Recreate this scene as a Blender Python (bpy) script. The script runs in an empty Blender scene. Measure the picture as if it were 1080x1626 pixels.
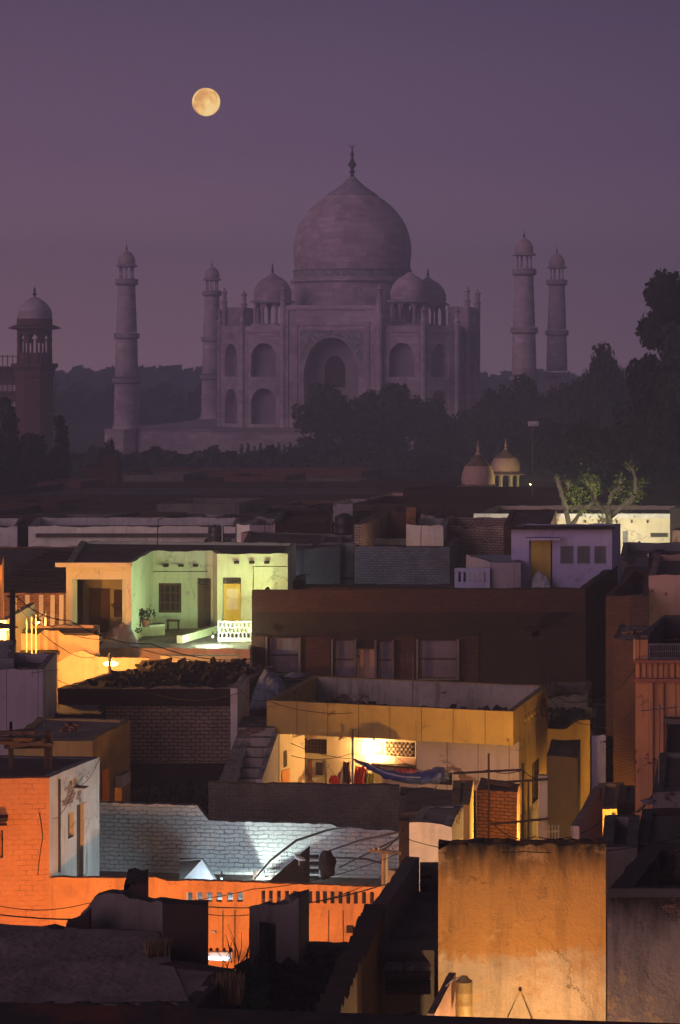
import bpy, math, random
from math import sin, cos, pi, radians
from mathutils import Vector
random.seed(7)
S = bpy.context.scene
# ------------------------------------------------------------------ camera
CZ, F = 22.0, 3600.0
cam = bpy.data.cameras.new('camera'); camo = bpy.data.objects.new('camera', cam)
S.collection.objects.link(camo); S.camera = camo
camo.location = (0, 0, CZ); camo.rotation_euler = (radians(90), 0, 0)
cam.sensor_fit = 'VERTICAL'; cam.sensor_height = 24; cam.lens = 24*F/1626
cam.shift_y = -245/1626; cam.clip_start = 0.5; cam.clip_end = 12000
# ------------------------------------------------------------------ sky
SUN_EL, SUN_AZ = radians(1.0), radians(250)
w = bpy.data.worlds.new('World'); S.world = w; w.use_nodes = True
nt = w.node_tree; nt.nodes.clear()
def N(t, **k):
    n = nt.nodes.new(t)
    for a, b in k.items(): setattr(n, a, b)
    return n
def ramp(stops, interp='LINEAR'):
    r = N('ShaderNodeValToRGB'); e = r.color_ramp.elements
    r.color_ramp.interpolation = interp
    while len(e) < len(stops): e.new(.5)
    for q, (p, c) in zip(e, stops): q.position = p; q.color = (*c, 1) if len(c) == 3 else c
    return r
L = lambda a, b: nt.links.new(a, b)
out = N('ShaderNodeOutputWorld'); bg = N('ShaderNodeBackground')
tc = N('ShaderNodeTexCoord'); sx = N('ShaderNodeSeparateXYZ'); L(tc.outputs['Generated'], sx.inputs[0])
sky = N('ShaderNodeTexSky', sky_type='NISHITA', sun_disc=False, sun_elevation=SUN_EL, sun_rotation=SUN_AZ, air_density=2.0, dust_density=4.0)
elev = ramp([(0.0, (.40, .22, .29)), (.04, (.31, .172, .255)), (.09, (.160, .096, .180)), (.16, (.084, .058, .122)), (.30, (.064, .050, .068)), (1.0, (.050, .042, .052))])
L(sx.outputs['Z'], elev.inputs[0])
side = ramp([(0.36, (1.25, 1.12, 1.05)), (.5, (1, 1, 1)), (.60, (.66, .70, .78))])
ma = N('ShaderNodeMath', operation='MULTIPLY_ADD'); ma.inputs[1].default_value = .5; ma.inputs[2].default_value = .5
L(sx.outputs['X'], ma.inputs[0]); L(ma.outputs[0], side.inputs[0])
mx = N('ShaderNodeMix', data_type='RGBA', blend_type='MULTIPLY'); mx.inputs[0].default_value = 1
L(elev.outputs[0], mx.inputs[6]); L(side.outputs[0], mx.inputs[7])
m2 = N('ShaderNodeMix', data_type='RGBA', blend_type='ADD'); m2.inputs[0].default_value = .02
L(mx.outputs[2], m2.inputs[6]); L(sky.outputs[0], m2.inputs[7])
L(m2.outputs[2], bg.inputs[0]); bg.inputs[1].default_value = 1.0; L(bg.outputs[0], out.inputs[0])
# soft last light of the dusk, low on the left
sun = bpy.data.lights.new('dusk_sun', 'SUN'); sun.energy = .90; sun.angle = radians(40); sun.color = (1, .60, .78)
so = bpy.data.objects.new('dusk_sun', sun); S.collection.objects.link(so)
so.rotation_euler = Vector((.70, .68, -.26)).to_track_quat('-Z', 'Y').to_euler()
S.view_settings.view_transform = 'Standard'; S.view_settings.look = 'None'
S.view_settings.exposure = 0; S.view_settings.gamma = 1
S.cycles.max_bounces = 6; S.cycles.volume_bounces = 0; S.cycles.transparent_max_bounces = 8
S.cycles.sample_clamp_indirect = 3
# ------------------------------------------------------------------ photo geometry helpers
def X(px, d): return (px-540)*d/F
def Zr(row, d): return CZ-(row-568)*d/F
def PT(px, row, d): return Vector((X(px, d), d, Zr(row, d)))
def dep(row, z): return (CZ-z)*F/(row-568)
def top(px, row, z): d = dep(row, z); return (X(px, d), d)
def hit(A, B, px):
    k = (px-540)/F; ax, ay = A; bx, by = B
    den = (bx-ax)-k*(by-ay)
    t = (k*ay-ax)/den
    return t, ay+(by-ay)*t
# ------------------------------------------------------------------ materials
def mat(name):
    global nt
    m = bpy.data.materials.new(name); m.use_nodes = True; nt = m.node_tree; nt.nodes.clear()
    o = N('ShaderNodeOutputMaterial'); p = N('ShaderNodeBsdfPrincipled'); L(p.outputs[0], o.inputs[0])
    p.inputs['Roughness'].default_value = .9; p.inputs['Specular IOR Level'].default_value = .25
    return m, p
def noise(scale, detail=6, rough=.6, vec=None, sc=None):
    n = N('ShaderNodeTexNoise'); n.inputs['Scale'].default_value = scale; n.inputs['Detail'].default_value = detail
    n.inputs['Roughness'].default_value = rough
    if vec is None:
        t = N('ShaderNodeTexCoord'); vec = t.outputs['Object']
    if sc:
        mp = N('ShaderNodeMapping'); mp.inputs['Scale'].default_value = sc; L(vec, mp.inputs[0]); vec = mp.outputs[0]
    L(vec, n.inputs['Vector']); return n
def mixc(f, a, b, bt='MIX'):
    m = N('ShaderNodeMix', data_type='RGBA', blend_type=bt)
    for s, v in ((0, f), (6, a), (7, b)):
        if isinstance(v, (int, float)): m.inputs[s].default_value = v
        elif isinstance(v, tuple): m.inputs[s].default_value = (*v, 1)
        else: L(v, m.inputs[s])
    return m.outputs[2]
def bump(p, h, strength=.5, dist=.03):
    b = N('ShaderNodeBump'); b.inputs['Strength'].default_value = strength; b.inputs['Distance'].default_value = dist
    L(h, b.inputs['Height']); L(b.outputs[0], p.inputs['Normal']); return b
def mulc(c, k): return tuple(x*k for x in c)
def topdark(c, dirt=(.06, .05, .045)):
    """upward faces mixed darker, patchy by noise"""
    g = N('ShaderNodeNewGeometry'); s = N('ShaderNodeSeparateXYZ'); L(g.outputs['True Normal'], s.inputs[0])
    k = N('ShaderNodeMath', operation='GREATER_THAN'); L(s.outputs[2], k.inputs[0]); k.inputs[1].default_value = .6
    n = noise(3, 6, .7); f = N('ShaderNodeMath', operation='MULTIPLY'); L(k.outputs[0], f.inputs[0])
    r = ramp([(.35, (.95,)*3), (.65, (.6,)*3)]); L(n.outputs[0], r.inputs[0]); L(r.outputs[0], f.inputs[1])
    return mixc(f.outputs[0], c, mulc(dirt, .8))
def plaster(name, col, dirt=(.08, .07, .06), amt=.55, streak=.5, rough=.5, seam=0, band=None, mould=None, bare=.63):
    """old lime plaster or paint: blotches, vertical rain streaks, chips"""
    m, p = mat(name)
    n1 = noise(.7, 8, .65); r1 = ramp([(.38, (0,)*3), (.72, (1,)*3)]); L(n1.outputs[0], r1.inputs[0])
    c = mixc(r1.outputs[0], col, mulc(col, 1-.45*amt))
    if band:      # a second coat of paint with a ragged lower edge
        t = N('ShaderNodeTexCoord'); s = N('ShaderNodeSeparateXYZ'); L(t.outputs['Object'], s.inputs[0])
        nb = noise(1.3, 6, .7); a = N('ShaderNodeMath', operation='MULTIPLY_ADD'); a.inputs[1].default_value = band[2]; L(nb.outputs[0], a.inputs[0]); L(s.outputs[2], a.inputs[2])
        nb2 = noise(7, 7, .75); a2 = N('ShaderNodeMath', operation='MULTIPLY_ADD'); a2.inputs[1].default_value = band[2]*.55; L(nb2.outputs[0], a2.inputs[0]); L(a.outputs[0], a2.inputs[2])
        g = N('ShaderNodeMapRange'); g.interpolation_type = 'SMOOTHSTEP'; L(a2.outputs[0], g.inputs[0]); e0 = band[0]+band[2]*.78; g.inputs[1].default_value = e0-.10; g.inputs[2].default_value = e0+.12
        c = mixc(g.outputs[0], c, band[1])
        ns = noise(1.1, 8, .72); rs = ramp([(.52, (0,)*3), (.66, (.75,)*3)]); L(ns.outputs[0], rs.inputs[0]); c = mixc(rs.outputs[0], c, mulc(band[1], .95))
        ns = noise(1.7, 8, .75, sc=(1, 1, 1.4)); rs = ramp([(.56, (0,)*3), (.68, (.6,)*3)]); L(ns.outputs[0], rs.inputs[0]); c = mixc(rs.outputs[0], c, (.40, .24, .09))
    n2 = noise(1, 7, .7, sc=(3.2, 3.2, .35)); r2 = ramp([(.5, (0,)*3), (.78, (1,)*3)]); L(n2.outputs[0], r2.inputs[0])
    f = N('ShaderNodeMath', operation='MULTIPLY'); L(r2.outputs[0], f.inputs[0]); f.inputs[1].default_value = streak
    c = mixc(f.outputs[0], c, dirt)
    if mould:     # black growth below the coping, running down in tongues
        t = N('ShaderNodeTexCoord'); s = N('ShaderNodeSeparateXYZ'); L(t.outputs['Object'], s.inputs[0])
        nm = noise(1, 6, .65, sc=(2.6, 2.6, .5)); a = N('ShaderNodeMath', operation='MULTIPLY_ADD'); a.inputs[1].default_value = 1.5; L(nm.outputs[0], a.inputs[0]); L(s.outputs[2], a.inputs[2])
        rm = ramp([(0, (0,)*3), (1, (1,)*3)]); mr = N('ShaderNodeMapRange'); mr.inputs[1].default_value = mould+.25; mr.inputs[2].default_value = mould+.95; L(a.outputs[0], mr.inputs[0])
        c = mixc(mr.outputs[0], c, (.035, .028, .018))
        nb = noise(.9, 7, .75); rb = ramp([(.55, (0,)*3), (.62, (1,)*3)]); L(nb.outputs[0], rb.inputs[0])
        fb = N('ShaderNodeMath', operation='MULTIPLY'); L(rb.outputs[0], fb.inputs[0]); fb.inputs[1].default_value = .6; c = mixc(fb.outputs[0], c, (.62, .40, .18))
    n3 = noise(9, 8, .75); r3 = ramp([(.60, (0,)*3), (.68, (1,)*3)]); L(n3.outputs[0], r3.inputs[0])
    f3 = N('ShaderNodeMath', operation='MULTIPLY'); L(r3.outputs[0], f3.inputs[0]); f3.inputs[1].default_value = amt*.6
    c = mixc(f3.outputs[0], c, mulc(dirt, 1.5))
    h = n3.outputs[0]
    vc = N('ShaderNodeTexVoronoi', feature='DISTANCE_TO_EDGE'); vc.inputs['Scale'].default_value = .42; vc.inputs['Randomness'].default_value = 1
    wv = noise(1.3, 6, .7); tcv = N('ShaderNodeTexCoord'); va = N('ShaderNodeVectorMath', operation='MULTIPLY_ADD'); L(wv.outputs['Color'], va.inputs[0]); va.inputs[1].default_value = (1.2,)*3; L(tcv.outputs['Object'], va.inputs[2]); L(va.outputs[0], vc.inputs['Vector'])
    rv = ramp([(.0, (.7,)*3), (.012, (0,)*3)]); L(vc.outputs['Distance'], rv.inputs[0]); nq = noise(.8, 3, .5); rq_ = ramp([(.48, (0,)*3), (.62, (1,)*3)]); L(nq.outputs[0], rq_.inputs[0]); fq = N('ShaderNodeMath', operation='MULTIPLY'); L(rv.outputs[0], fq.inputs[0]); L(rq_.outputs[0], fq.inputs[1]); c = mixc(fq.outputs[0], c, mulc(dirt, .8))
    if bare:      # plaster fallen off, bricks showing
        tb_ = N('ShaderNodeTexCoord'); bk = N('ShaderNodeTexBrick'); wob_ = noise(3, 4, .6, vec=tb_.outputs['UV']); vb = N('ShaderNodeVectorMath', operation='MULTIPLY_ADD'); L(wob_.outputs['Color'], vb.inputs[0]); vb.inputs[1].default_value = (.1,)*3; L(tb_.outputs['UV'], vb.inputs[2]); L(vb.outputs[0], bk.inputs['Vector'])
        bk.inputs['Scale'].default_value = 1; bk.inputs['Brick Width'].default_value = .26; bk.inputs['Row Height'].default_value = .09; bk.inputs['Mortar Size'].default_value = .012
        k1, k2 = mulc(col, .55), mulc(col, .34)
        bk.inputs['Color1'].default_value = (k1[0]*1.1, k1[1]*.75, k1[2]*.62, 1); bk.inputs['Color2'].default_value = (k2[0]*1.1, k2[1]*.75, k2[2]*.62, 1); bk.inputs['Mortar'].default_value = (*mulc(col, .2), 1)
        nx_ = noise(.55, 9, .62, sc=(1, 1, 1.5)); rx = ramp([(bare, (0,)*3), (bare+.015, (1,)*3)]); L(nx_.outputs[0], rx.inputs[0]); c = mixc(rx.outputs[0], c, bk.outputs['Color'])
        hb = N('ShaderNodeMath', operation='MULTIPLY_ADD'); L(rx.outputs[0], hb.inputs[0]); hb.inputs[1].default_value = -.8; L(h, hb.inputs[2]); h = hb.outputs[0]
    if seam:
        t = N('ShaderNodeTexCoord'); s = N('ShaderNodeSeparateXYZ'); L(t.outputs['UV'], s.inputs[0])
        q = N('ShaderNodeMath', operation='DIVIDE'); L(s.outputs[0], q.inputs[0]); q.inputs[1].default_value = seam
        fr = N('ShaderNodeMath', operation='FRACT'); L(q.outputs[0], fr.inputs[0])
        g = N('ShaderNodeMath', operation='LESS_THAN'); L(fr.outputs[0], g.inputs[0]); g.inputs[1].default_value = .022/seam
        c = mixc(g.outputs[0], c, mulc(col, .25))
    c = topdark(c, dirt); L(c, p.inputs['Base Color']); bump(p, h, rough, .05); return m
def brick(name, c1, c2, mortar, bw=.30, rh=.125, ms=.012, wob=.02, dirt=.5, bmp=.8, dcol=(.04, .035, .03), crack=0):
    m, p = mat(name)
    t = N('ShaderNodeTexCoord')
    nn = noise(2.6, 7, .78, vec=t.outputs['UV'])
    v = N('ShaderNodeVectorMath', operation='MULTIPLY_ADD'); L(nn.outputs['Color'], v.inputs[0]); v.inputs[1].default_value = (wob*3,)*3; L(t.outputs['UV'], v.inputs[2])
    b = N('ShaderNodeTexBrick'); L(v.outputs[0], b.inputs['Vector'])
    b.inputs['Scale'].default_value = 1; b.inputs['Brick Width'].default_value = bw; b.inputs['Row Height'].default_value = rh
    b.inputs['Mortar Size'].default_value = ms; b.inputs['Mortar Smooth'].default_value = .3; b.inputs['Bias'].default_value = -.1
    b.inputs['Color1'].default_value = (*c1, 1); b.inputs['Color2'].default_value = (*c2, 1); b.inputs['Mortar'].default_value = (*mortar, 1)
    n1 = noise(.9, 8, .7); r1 = ramp([(.42, (0,)*3), (.75, (1,)*3)]); L(n1.outputs[0], r1.inputs[0])
    f = N('ShaderNodeMath', operation='MULTIPLY'); L(r1.outputs[0], f.inputs[0]); f.inputs[1].default_value = dirt
    bc = b.outputs['Color']
    if crack:     # joints filled with paint here and there
        nk = noise(3.0, 5, .7); rk = ramp([(crack-.12, (0,)*3), (crack+.08, (1,)*3)]); L(nk.outputs[0], rk.inputs[0])
        fk = N('ShaderNodeMath', operation='MULTIPLY'); L(rk.outputs[0], fk.inputs[0]); L(b.outputs['Fac'], fk.inputs[1])
        bc = mixc(fk.outputs[0], c1, mortar); nc = noise(1.6, 4, .6); bc = mixc(nc.outputs[0], bc, mixc(b.outputs['Fac'], b.outputs['Color'], bc))
    c = mixc(f.outputs[0], bc, dcol)
    n4 = noise(14, 6, .7); c = mixc(.35, c, mixc(1.0, c, n4.outputs[0], 'MULTIPLY')); c = topdark(c)
    L(c, p.inputs['Base Color'])
    i = N('ShaderNodeMath', operation='SUBTRACT'); i.inputs[0].default_value = 1; L(b.outputs['Fac'], i.inputs[1])
    a = N('ShaderNodeMath', operation='MULTIPLY_ADD'); L(n4.outputs[0], a.inputs[0]); a.inputs[1].default_value = .6; L(i.outputs[0], a.inputs[2])
    bump(p, a.outputs[0], bmp, .03); return m
def rough(name, c1, c2, scale=1.5, bmp=.5, r=.9, thr=(.35, .7), dist=.05, spec=.2):
    m, p = mat(name); n = noise(scale, 9, .7); q = ramp([(thr[0], c1), (thr[1], c2)]); L(n.outputs[0], q.inputs[0])
    n2 = noise(scale*7, 6, .7); c = mixc(.5, q.outputs[0], mixc(1.0, q.outputs[0], n2.outputs[0], 'MULTIPLY'))
    L(c, p.inputs['Base Color']); p.inputs['Roughness'].default_value = r; p.inputs['Specular IOR Level'].default_value = spec
    bump(p, n2.outputs[0], bmp, dist); return m
def glow(name, col, e):
    m, p = mat(name); p.inputs['Base Color'].default_value = (*col, 1); p.inputs['Emission Color'].default_value = (*col, 1); p.inputs['Emission Strength'].default_value = e
    return m
def marble(name, col, course=1.1):
    m, p = mat(name); t = N('ShaderNodeTexCoord')
    b = N('ShaderNodeTexBrick'); L(t.outputs['UV'], b.inputs['Vector']); b.inputs['Scale'].default_value = 1
    b.inputs['Brick Width'].default_value = course*1.9; b.inputs['Row Height'].default_value = course; b.inputs['Mortar Size'].default_value = .05
    b.inputs['Bias'].default_value = 0
    b.inputs['Color1'].default_value = (*col, 1); b.inputs['Color2'].default_value = (*mulc(col, .70), 1); b.inputs['Mortar'].default_value = (*mulc(col, .62), 1)
    n = noise(.12, 9, .7); q = ramp([(.38, (.62, .58, .62)), (.62, (1, 1, 1))]); L(n.outputs[0], q.inputs[0])
    c = mixc(1.0, b.outputs[0], q.outputs[0], 'MULTIPLY'); L(c, p.inputs['Base Color']); p.inputs['Roughness'].default_value = .6
    return m
def leafmat(name, a, b, sc=.35):
    m, p = mat(name); n = noise(sc, 4, .6); q = ramp([(.38, a), (.62, b)]); L(n.outputs[0], q.inputs[0]); L(q.outputs[0], p.inputs['Base Color'])
    return m
M = {
 'ground': rough('earth', (.05, .045, .035), (.09, .075, .06), .2),
 'roof': rough('weathered_concrete', (.13, .11, .10), (.30, .26, .24), .8, .7),
 'roofd': rough('dark_concrete', (.05, .042, .04), (.15, .125, .115), .9, .7),
 'rubble': rough('rubble', (.02, .017, .015), (.16, .135, .12), 2.6, .9, thr=(.48, .74), dist=.1),
 'white': plaster('whitewash', (.66, .64, .62), amt=.7, streak=.35),
 'cream': plaster('cream_paint', (.66, .58, .42), amt=.35, streak=.2),
 'green': plaster('pale_green_paint', (.60, .68, .50), amt=.4, streak=.25, rough=.25, bare=0),
 'ochre': plaster('ochre_paint', (.56, .38, .10), amt=.5, streak=.4, seam=1.02),
 'ochrew': plaster('ochre_wall_paint', (.52, .36, .13), amt=.6, streak=.45),
 'lilac': plaster('lilac_paint', (.42, .36, .40), amt=.4, streak=.35, seam=1.0),
 'lilacp': plaster('pale_lilac_paint', (.50, .47, .72), amt=.4, streak=.3, rough=.2, bare=.72),
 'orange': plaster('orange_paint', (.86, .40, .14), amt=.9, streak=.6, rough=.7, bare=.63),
 'orangeb': brick('painted_orange_brick', (.80, .36, .15), (.74, .32, .13), (.40, .17, .07), .32, .13, .010, .045, .35, .5, (.42, .16, .06), crack=.55),
 'pink': plaster('pink_plaster', (.55, .36, .28), amt=.6, streak=.4),
 'grey': plaster('grey_plaster', (.24, .24, .25), amt=.8, streak=.5),
 'dgrey': plaster('dark_stained_plaster', (.10, .09, .085), amt=.8, streak=.6),
 'mold': plaster('mouldy_plaster', (.22, .20, .18), dirt=(.03, .03, .028), amt=.9, streak=.9),
 'mold2': plaster('rain_blackened_plaster', (.34, .29, .25), dirt=(.03, .028, .026), amt=.9, streak=.8, rough=.9, mould=12.95),
 'stain': plaster('pale_stained_plaster', (.46, .42, .36), dirt=(.04, .035, .03), amt=1, streak=.95, rough=.8, bare=.58),
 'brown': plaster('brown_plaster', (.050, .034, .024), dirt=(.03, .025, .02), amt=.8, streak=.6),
 'redp': plaster('red_plaster', (.34, .14, .09), amt=.6, streak=.4),
 'facade': plaster('terracotta_facade_paint', (.50, .25, .12), amt=.5, streak=.5, seam=.36),
 'big': plaster('ochre_over_cream_plaster', (.72, .58, .40), dirt=(.07, .05, .025), amt=.95, streak=.6, rough=1, band=(11.45, (.52, .28, .085), .9), mould=13.3, bare=0),
 'wbrick': brick('whitewashed_brick', (.70, .73, .74), (.60, .64, .66), (.20, .21, .22), .27, .115, .011, .07, .55, 1.3, (.28, .30, .31), crack=.57),
 'lbrick': brick('pale_mortared_brick', (.50, .38, .30), (.38, .28, .22), (.08, .06, .05), .30, .13, .014, .045, .6, .9, crack=.2),
 'dbrick': brick('dark_brick', (.22, .20, .17), (.10, .09, .08), (.34, .31, .27), .26, .10, .012, .07, .75, 1.0, (.04, .036, .032), crack=.42),
 'rbrick': brick('red_brick', (.15, .065, .04), (.10, .042, .03), (.07, .055, .05), .25, .10, .012, .03, .55, .8),
 'obrick': brick('orange_brick', (.48, .24, .12), (.34, .16, .08), (.12, .08, .05), .25, .10, .014, .04, .4, .9),
 'gbrick': brick('grey_brick', (.30, .31, .34), (.22, .23, .26), (.12, .12, .14), .28, .12, .012, .03, .5, .8),
 'marble': marble('white_marble', (.82, .68, .74)),
 'dome': marble('dome_marble', (.82, .64, .71), 1.5),
 'niche': marble('shaded_marble', (.62, .53, .58), .9),  # darker copy of the marble, recess shade put into its colour
 'sand': brick('red_sandstone', (.26, .12, .09), (.19, .085, .065), (.12, .07, .06), 1.2, .5, .03, .0, .5, .3),
 'band': rough('inlaid_marble_band', (.30, .26, .28), (.62, .56, .58), 1.6, .2, thr=(.45, .55)),
 'gold': rough('dark_gilded_metal', (.06, .045, .03), (.10, .075, .05), 1, .1, .4),
 'bark': rough('bark', (.04, .03, .025), (.08, .06, .05), 2, .6),
 'pbark': rough('pale_bark', (.22, .19, .15), (.42, .38, .31), 3, .8, dist=.03),
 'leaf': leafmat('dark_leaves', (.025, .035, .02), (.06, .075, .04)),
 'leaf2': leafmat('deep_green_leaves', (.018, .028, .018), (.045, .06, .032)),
 'leafl': leafmat('light_green_leaves', (.14, .24, .04), (.36, .50, .09), 2.5),
 'metal': rough('dull_metal', (.10, .10, .11), (.20, .19, .19), 6, .2, .5, spec=.5),
 'dmetal': rough('rusty_iron', (.05, .035, .03), (.10, .06, .045), 9, .3, .6, spec=.4),
 'brass': rough('yellowed_drum_metal', (.30, .22, .08), (.42, .32, .14), 5, .2, .45, spec=.5),
 'wood': rough('old_wood', (.10, .065, .04), (.20, .13, .08), 7, .5),
 'pole': rough('weathered_pole_wood', (.28, .22, .15), (.42, .34, .24), 5, .5),
 'black': rough('black_rubber', (.012, .012, .012), (.02, .02, .02), 3, .1, .6),
 'tank': rough('black_tank_plastic', (.015, .015, .02), (.03, .03, .035), 3, .1, .5, spec=.5),
 'dark': rough('dark_paint', (.035, .025, .022), (.06, .045, .035), 3, .2),
 'doorb': rough('brown_door_paint', (.10, .055, .035), (.15, .085, .05), 6, .2, .6),
 'doory': plaster('yellow_door_paint', (.62, .44, .08), amt=.3, streak=.3),
 'pan': plaster('faded_board_paint', (.22, .19, .24), amt=.9, streak=.8),
 'blue': rough('blue_tarpaulin', (.04, .07, .26), (.10, .15, .42), 4, .7, .4, spec=.6),
 'clothw': rough('white_cloth', (.55, .56, .6), (.75, .75, .78), 5, .4),
 'red': rough('red_cloth', (.45, .03, .02), (.62, .06, .04), 6, .5),
 'ygreen': rough('yellow_green_cloth', (.35, .40, .05), (.5, .52, .10), 6, .5),
 'tin': rough('blue_grey_tin', (.14, .17, .22), (.24, .27, .33), 4, .4, .5, spec=.5),
 'straw': rough('dry_straw', (.20, .14, .07), (.38, .28, .15), 8, .8),
 'chimg': rough('scattered_rust', (.16, .06, .04), (.05, .045, .045), .5, .5, thr=(.40, .52)),
 'glass': rough('dark_glass', (.02, .022, .028), (.03, .03, .036), 2, .05, .4, spec=.15),
 'poster': rough('red_and_white_poster', (.65, .05, .03), (.75, .6, .5), 9, .1, thr=(.45, .6)),
 'plate': rough('steel_plates', (.35, .36, .38), (.75, .76, .78), 8, .2, .3, spec=.6),
}
# ------------------------------------------------------------------ objects
def tag(o, label, cat, group=None, kind=None):
    o['label'] = label; o['category'] = cat
    if group: o['group'] = group
    o['kind'] = kind or 'thing'
    return o
def empty(name, label, cat, loc=(0, 0, 0), rz=0, group=None):
    o = bpy.data.objects.new(name, None); S.collection.objects.link(o); o.location = loc; o.rotation_euler = (0, 0, rz)
    o.empty_display_size = .3
    return tag(o, label, cat, group)
class MB:
    def __init__(s): s.v = []; s.f = []; s.uv = []
    def face(s, pts, uvs=None):
        i = len(s.v); pts = [Vector(p) for p in pts]; s.v += pts; s.f.append(tuple(range(i, i+len(pts))))
        if uvs is None:
            n = Vector((0, 0, 0))
            for a, b in zip(pts, pts[1:]+pts[:1]): n += a.cross(b)
            if n.length: n.normalize()
            if abs(n.z) > .75: uvs = [(p.x, p.y) for p in pts]
            else:
                t = Vector((-n.y, n.x, 0))
                if t.length: t.normalize()
                uvs = [(p.dot(t), p.z) for p in pts]
        s.uv += uvs
    def box(s, x0, x1, y0, y1, z0, z1):
        s.prism([(x0, y0), (x1, y0), (x1, y1), (x0, y1)], z0, z1)
    def prism(s, foot, z0, z1, cap=True):
        n = len(foot)
        for i in range(n):
            a, b = foot[i], foot[(i+1) % n]
            s.face([(*a, z0), (*b, z0), (*b, z1), (*a, z1)])
        if cap:
            s.face([(*p, z1) for p in foot]); s.face([(*p, z0) for p in reversed(foot)])
    def obox(s, c, ax, ay, az):   # oriented box from centre and three half vectors
        c, ax, ay, az = map(Vector, (c, ax, ay, az))
        P = lambda i, j, k: c+ax*i+ay*j+az*k
        for q in ([(-1,-1,-1),(-1,1,-1),(1,1,-1),(1,-1,-1)], [(-1,-1,1),(1,-1,1),(1,1,1),(-1,1,1)], [(-1,-1,-1),(1,-1,-1),(1,-1,1),(-1,-1,1)],
                  [(1,1,-1),(-1,1,-1),(-1,1,1),(1,1,1)], [(1,-1,-1),(1,1,-1),(1,1,1),(1,-1,1)], [(-1,1,-1),(-1,-1,-1),(-1,-1,1),(-1,1,1)]):
            s.face([P(*t) for t in q])
    def tube(s, pts, r, n=7, cap=True):
        pts = [Vector(p) for p in pts]; R = r if isinstance(r, (list, tuple)) else [r]*len(pts); rings = []
        for i, p in enumerate(pts):
            d = (pts[min(i+1, len(pts)-1)]-pts[max(i-1, 0)]).normalized()
            a = d.cross(Vector((0, 0, 1)) if abs(d.z) < .9 else Vector((1, 0, 0))).normalized(); b = d.cross(a)
            rings.append([p+(a*cos(2*pi*k/n)+b*sin(2*pi*k/n))*R[i] for k in range(n)])
        for i in range(len(rings)-1):
            for k in range(n):
                s.face([rings[i][k], rings[i+1][k], rings[i+1][(k+1) % n], rings[i][(k+1) % n]])
        if cap: s.face(rings[0]); s.face(list(reversed(rings[-1])))
    def lathe(s, prof, n=24, c=(0, 0), oct_=0):
        for (r0, z0), (r1, z1) in zip(prof, prof[1:]):
            for k in range(n):
                a, b = 2*pi*(k+.5*oct_)/n, 2*pi*(k+1+.5*oct_)/n
                pa = lambda r, t, z: (c[0]+r*cos(t), c[1]+r*sin(t), z)
                rm = max(r0, r1, .01)
                q = [pa(r0, a, z0), pa(r0, b, z0), pa(r1, b, z1), pa(r1, a, z1)]
                u = [(a*rm, z0), (b*rm, z0), (b*rm, z1), (a*rm, z1)]
                if r1 < 1e-4: q, u = q[:3], u[:3]
                elif r0 < 1e-4: q, u = [q[0], q[2], q[3]], [u[0], u[2], u[3]]
                s.face(q, u)
    def build(s, name, m, parent=None, smooth=False, origin=None, weld=False):
        me = bpy.data.meshes.new(name); o = bpy.data.objects.new(name, me); S.collection.objects.link(o)
        off = Vector(parent.location) if (parent is not None and not s.__dict__.get('local')) else Vector((0, 0, 0))
        if parent is not None and parent.parent is not None and not s.__dict__.get('local'): off = off+Vector(parent.parent.location)
        if parent is None and s.v and origin is None and not s.__dict__.get('local'):
            xs = [p.x for p in s.v]; ys = [p.y for p in s.v]; zs = [p.z for p in s.v]
            off = Vector(((min(xs)+max(xs))/2, (min(ys)+max(ys))/2, min(zs))); o.location = off
        me.from_pydata([tuple(p-off) for p in s.v], [], s.f)
        uv = me.uv_layers.new(name='UVMap'); fl = []
        for q in s.uv: fl += [q[0], q[1]]
        uv.data.foreach_set('uv', fl)
        me.materials.append(M[m] if isinstance(m, str) else m)
        if smooth or weld:
            import bmesh
            bm = bmesh.new(); bm.from_mesh(me); bmesh.ops.remove_doubles(bm, verts=bm.verts, dist=1e-4); bm.to_mesh(me); bm.free()
        if smooth:
            me.polygons.foreach_set('use_smooth', [True]*len(me.polygons))
            try: me.set_sharp_from_angle(angle=radians(40))
            except Exception: pass
        if parent is not None: o.parent = parent
        return o
def LM():
    b = MB(); b.local = True; return b
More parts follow.
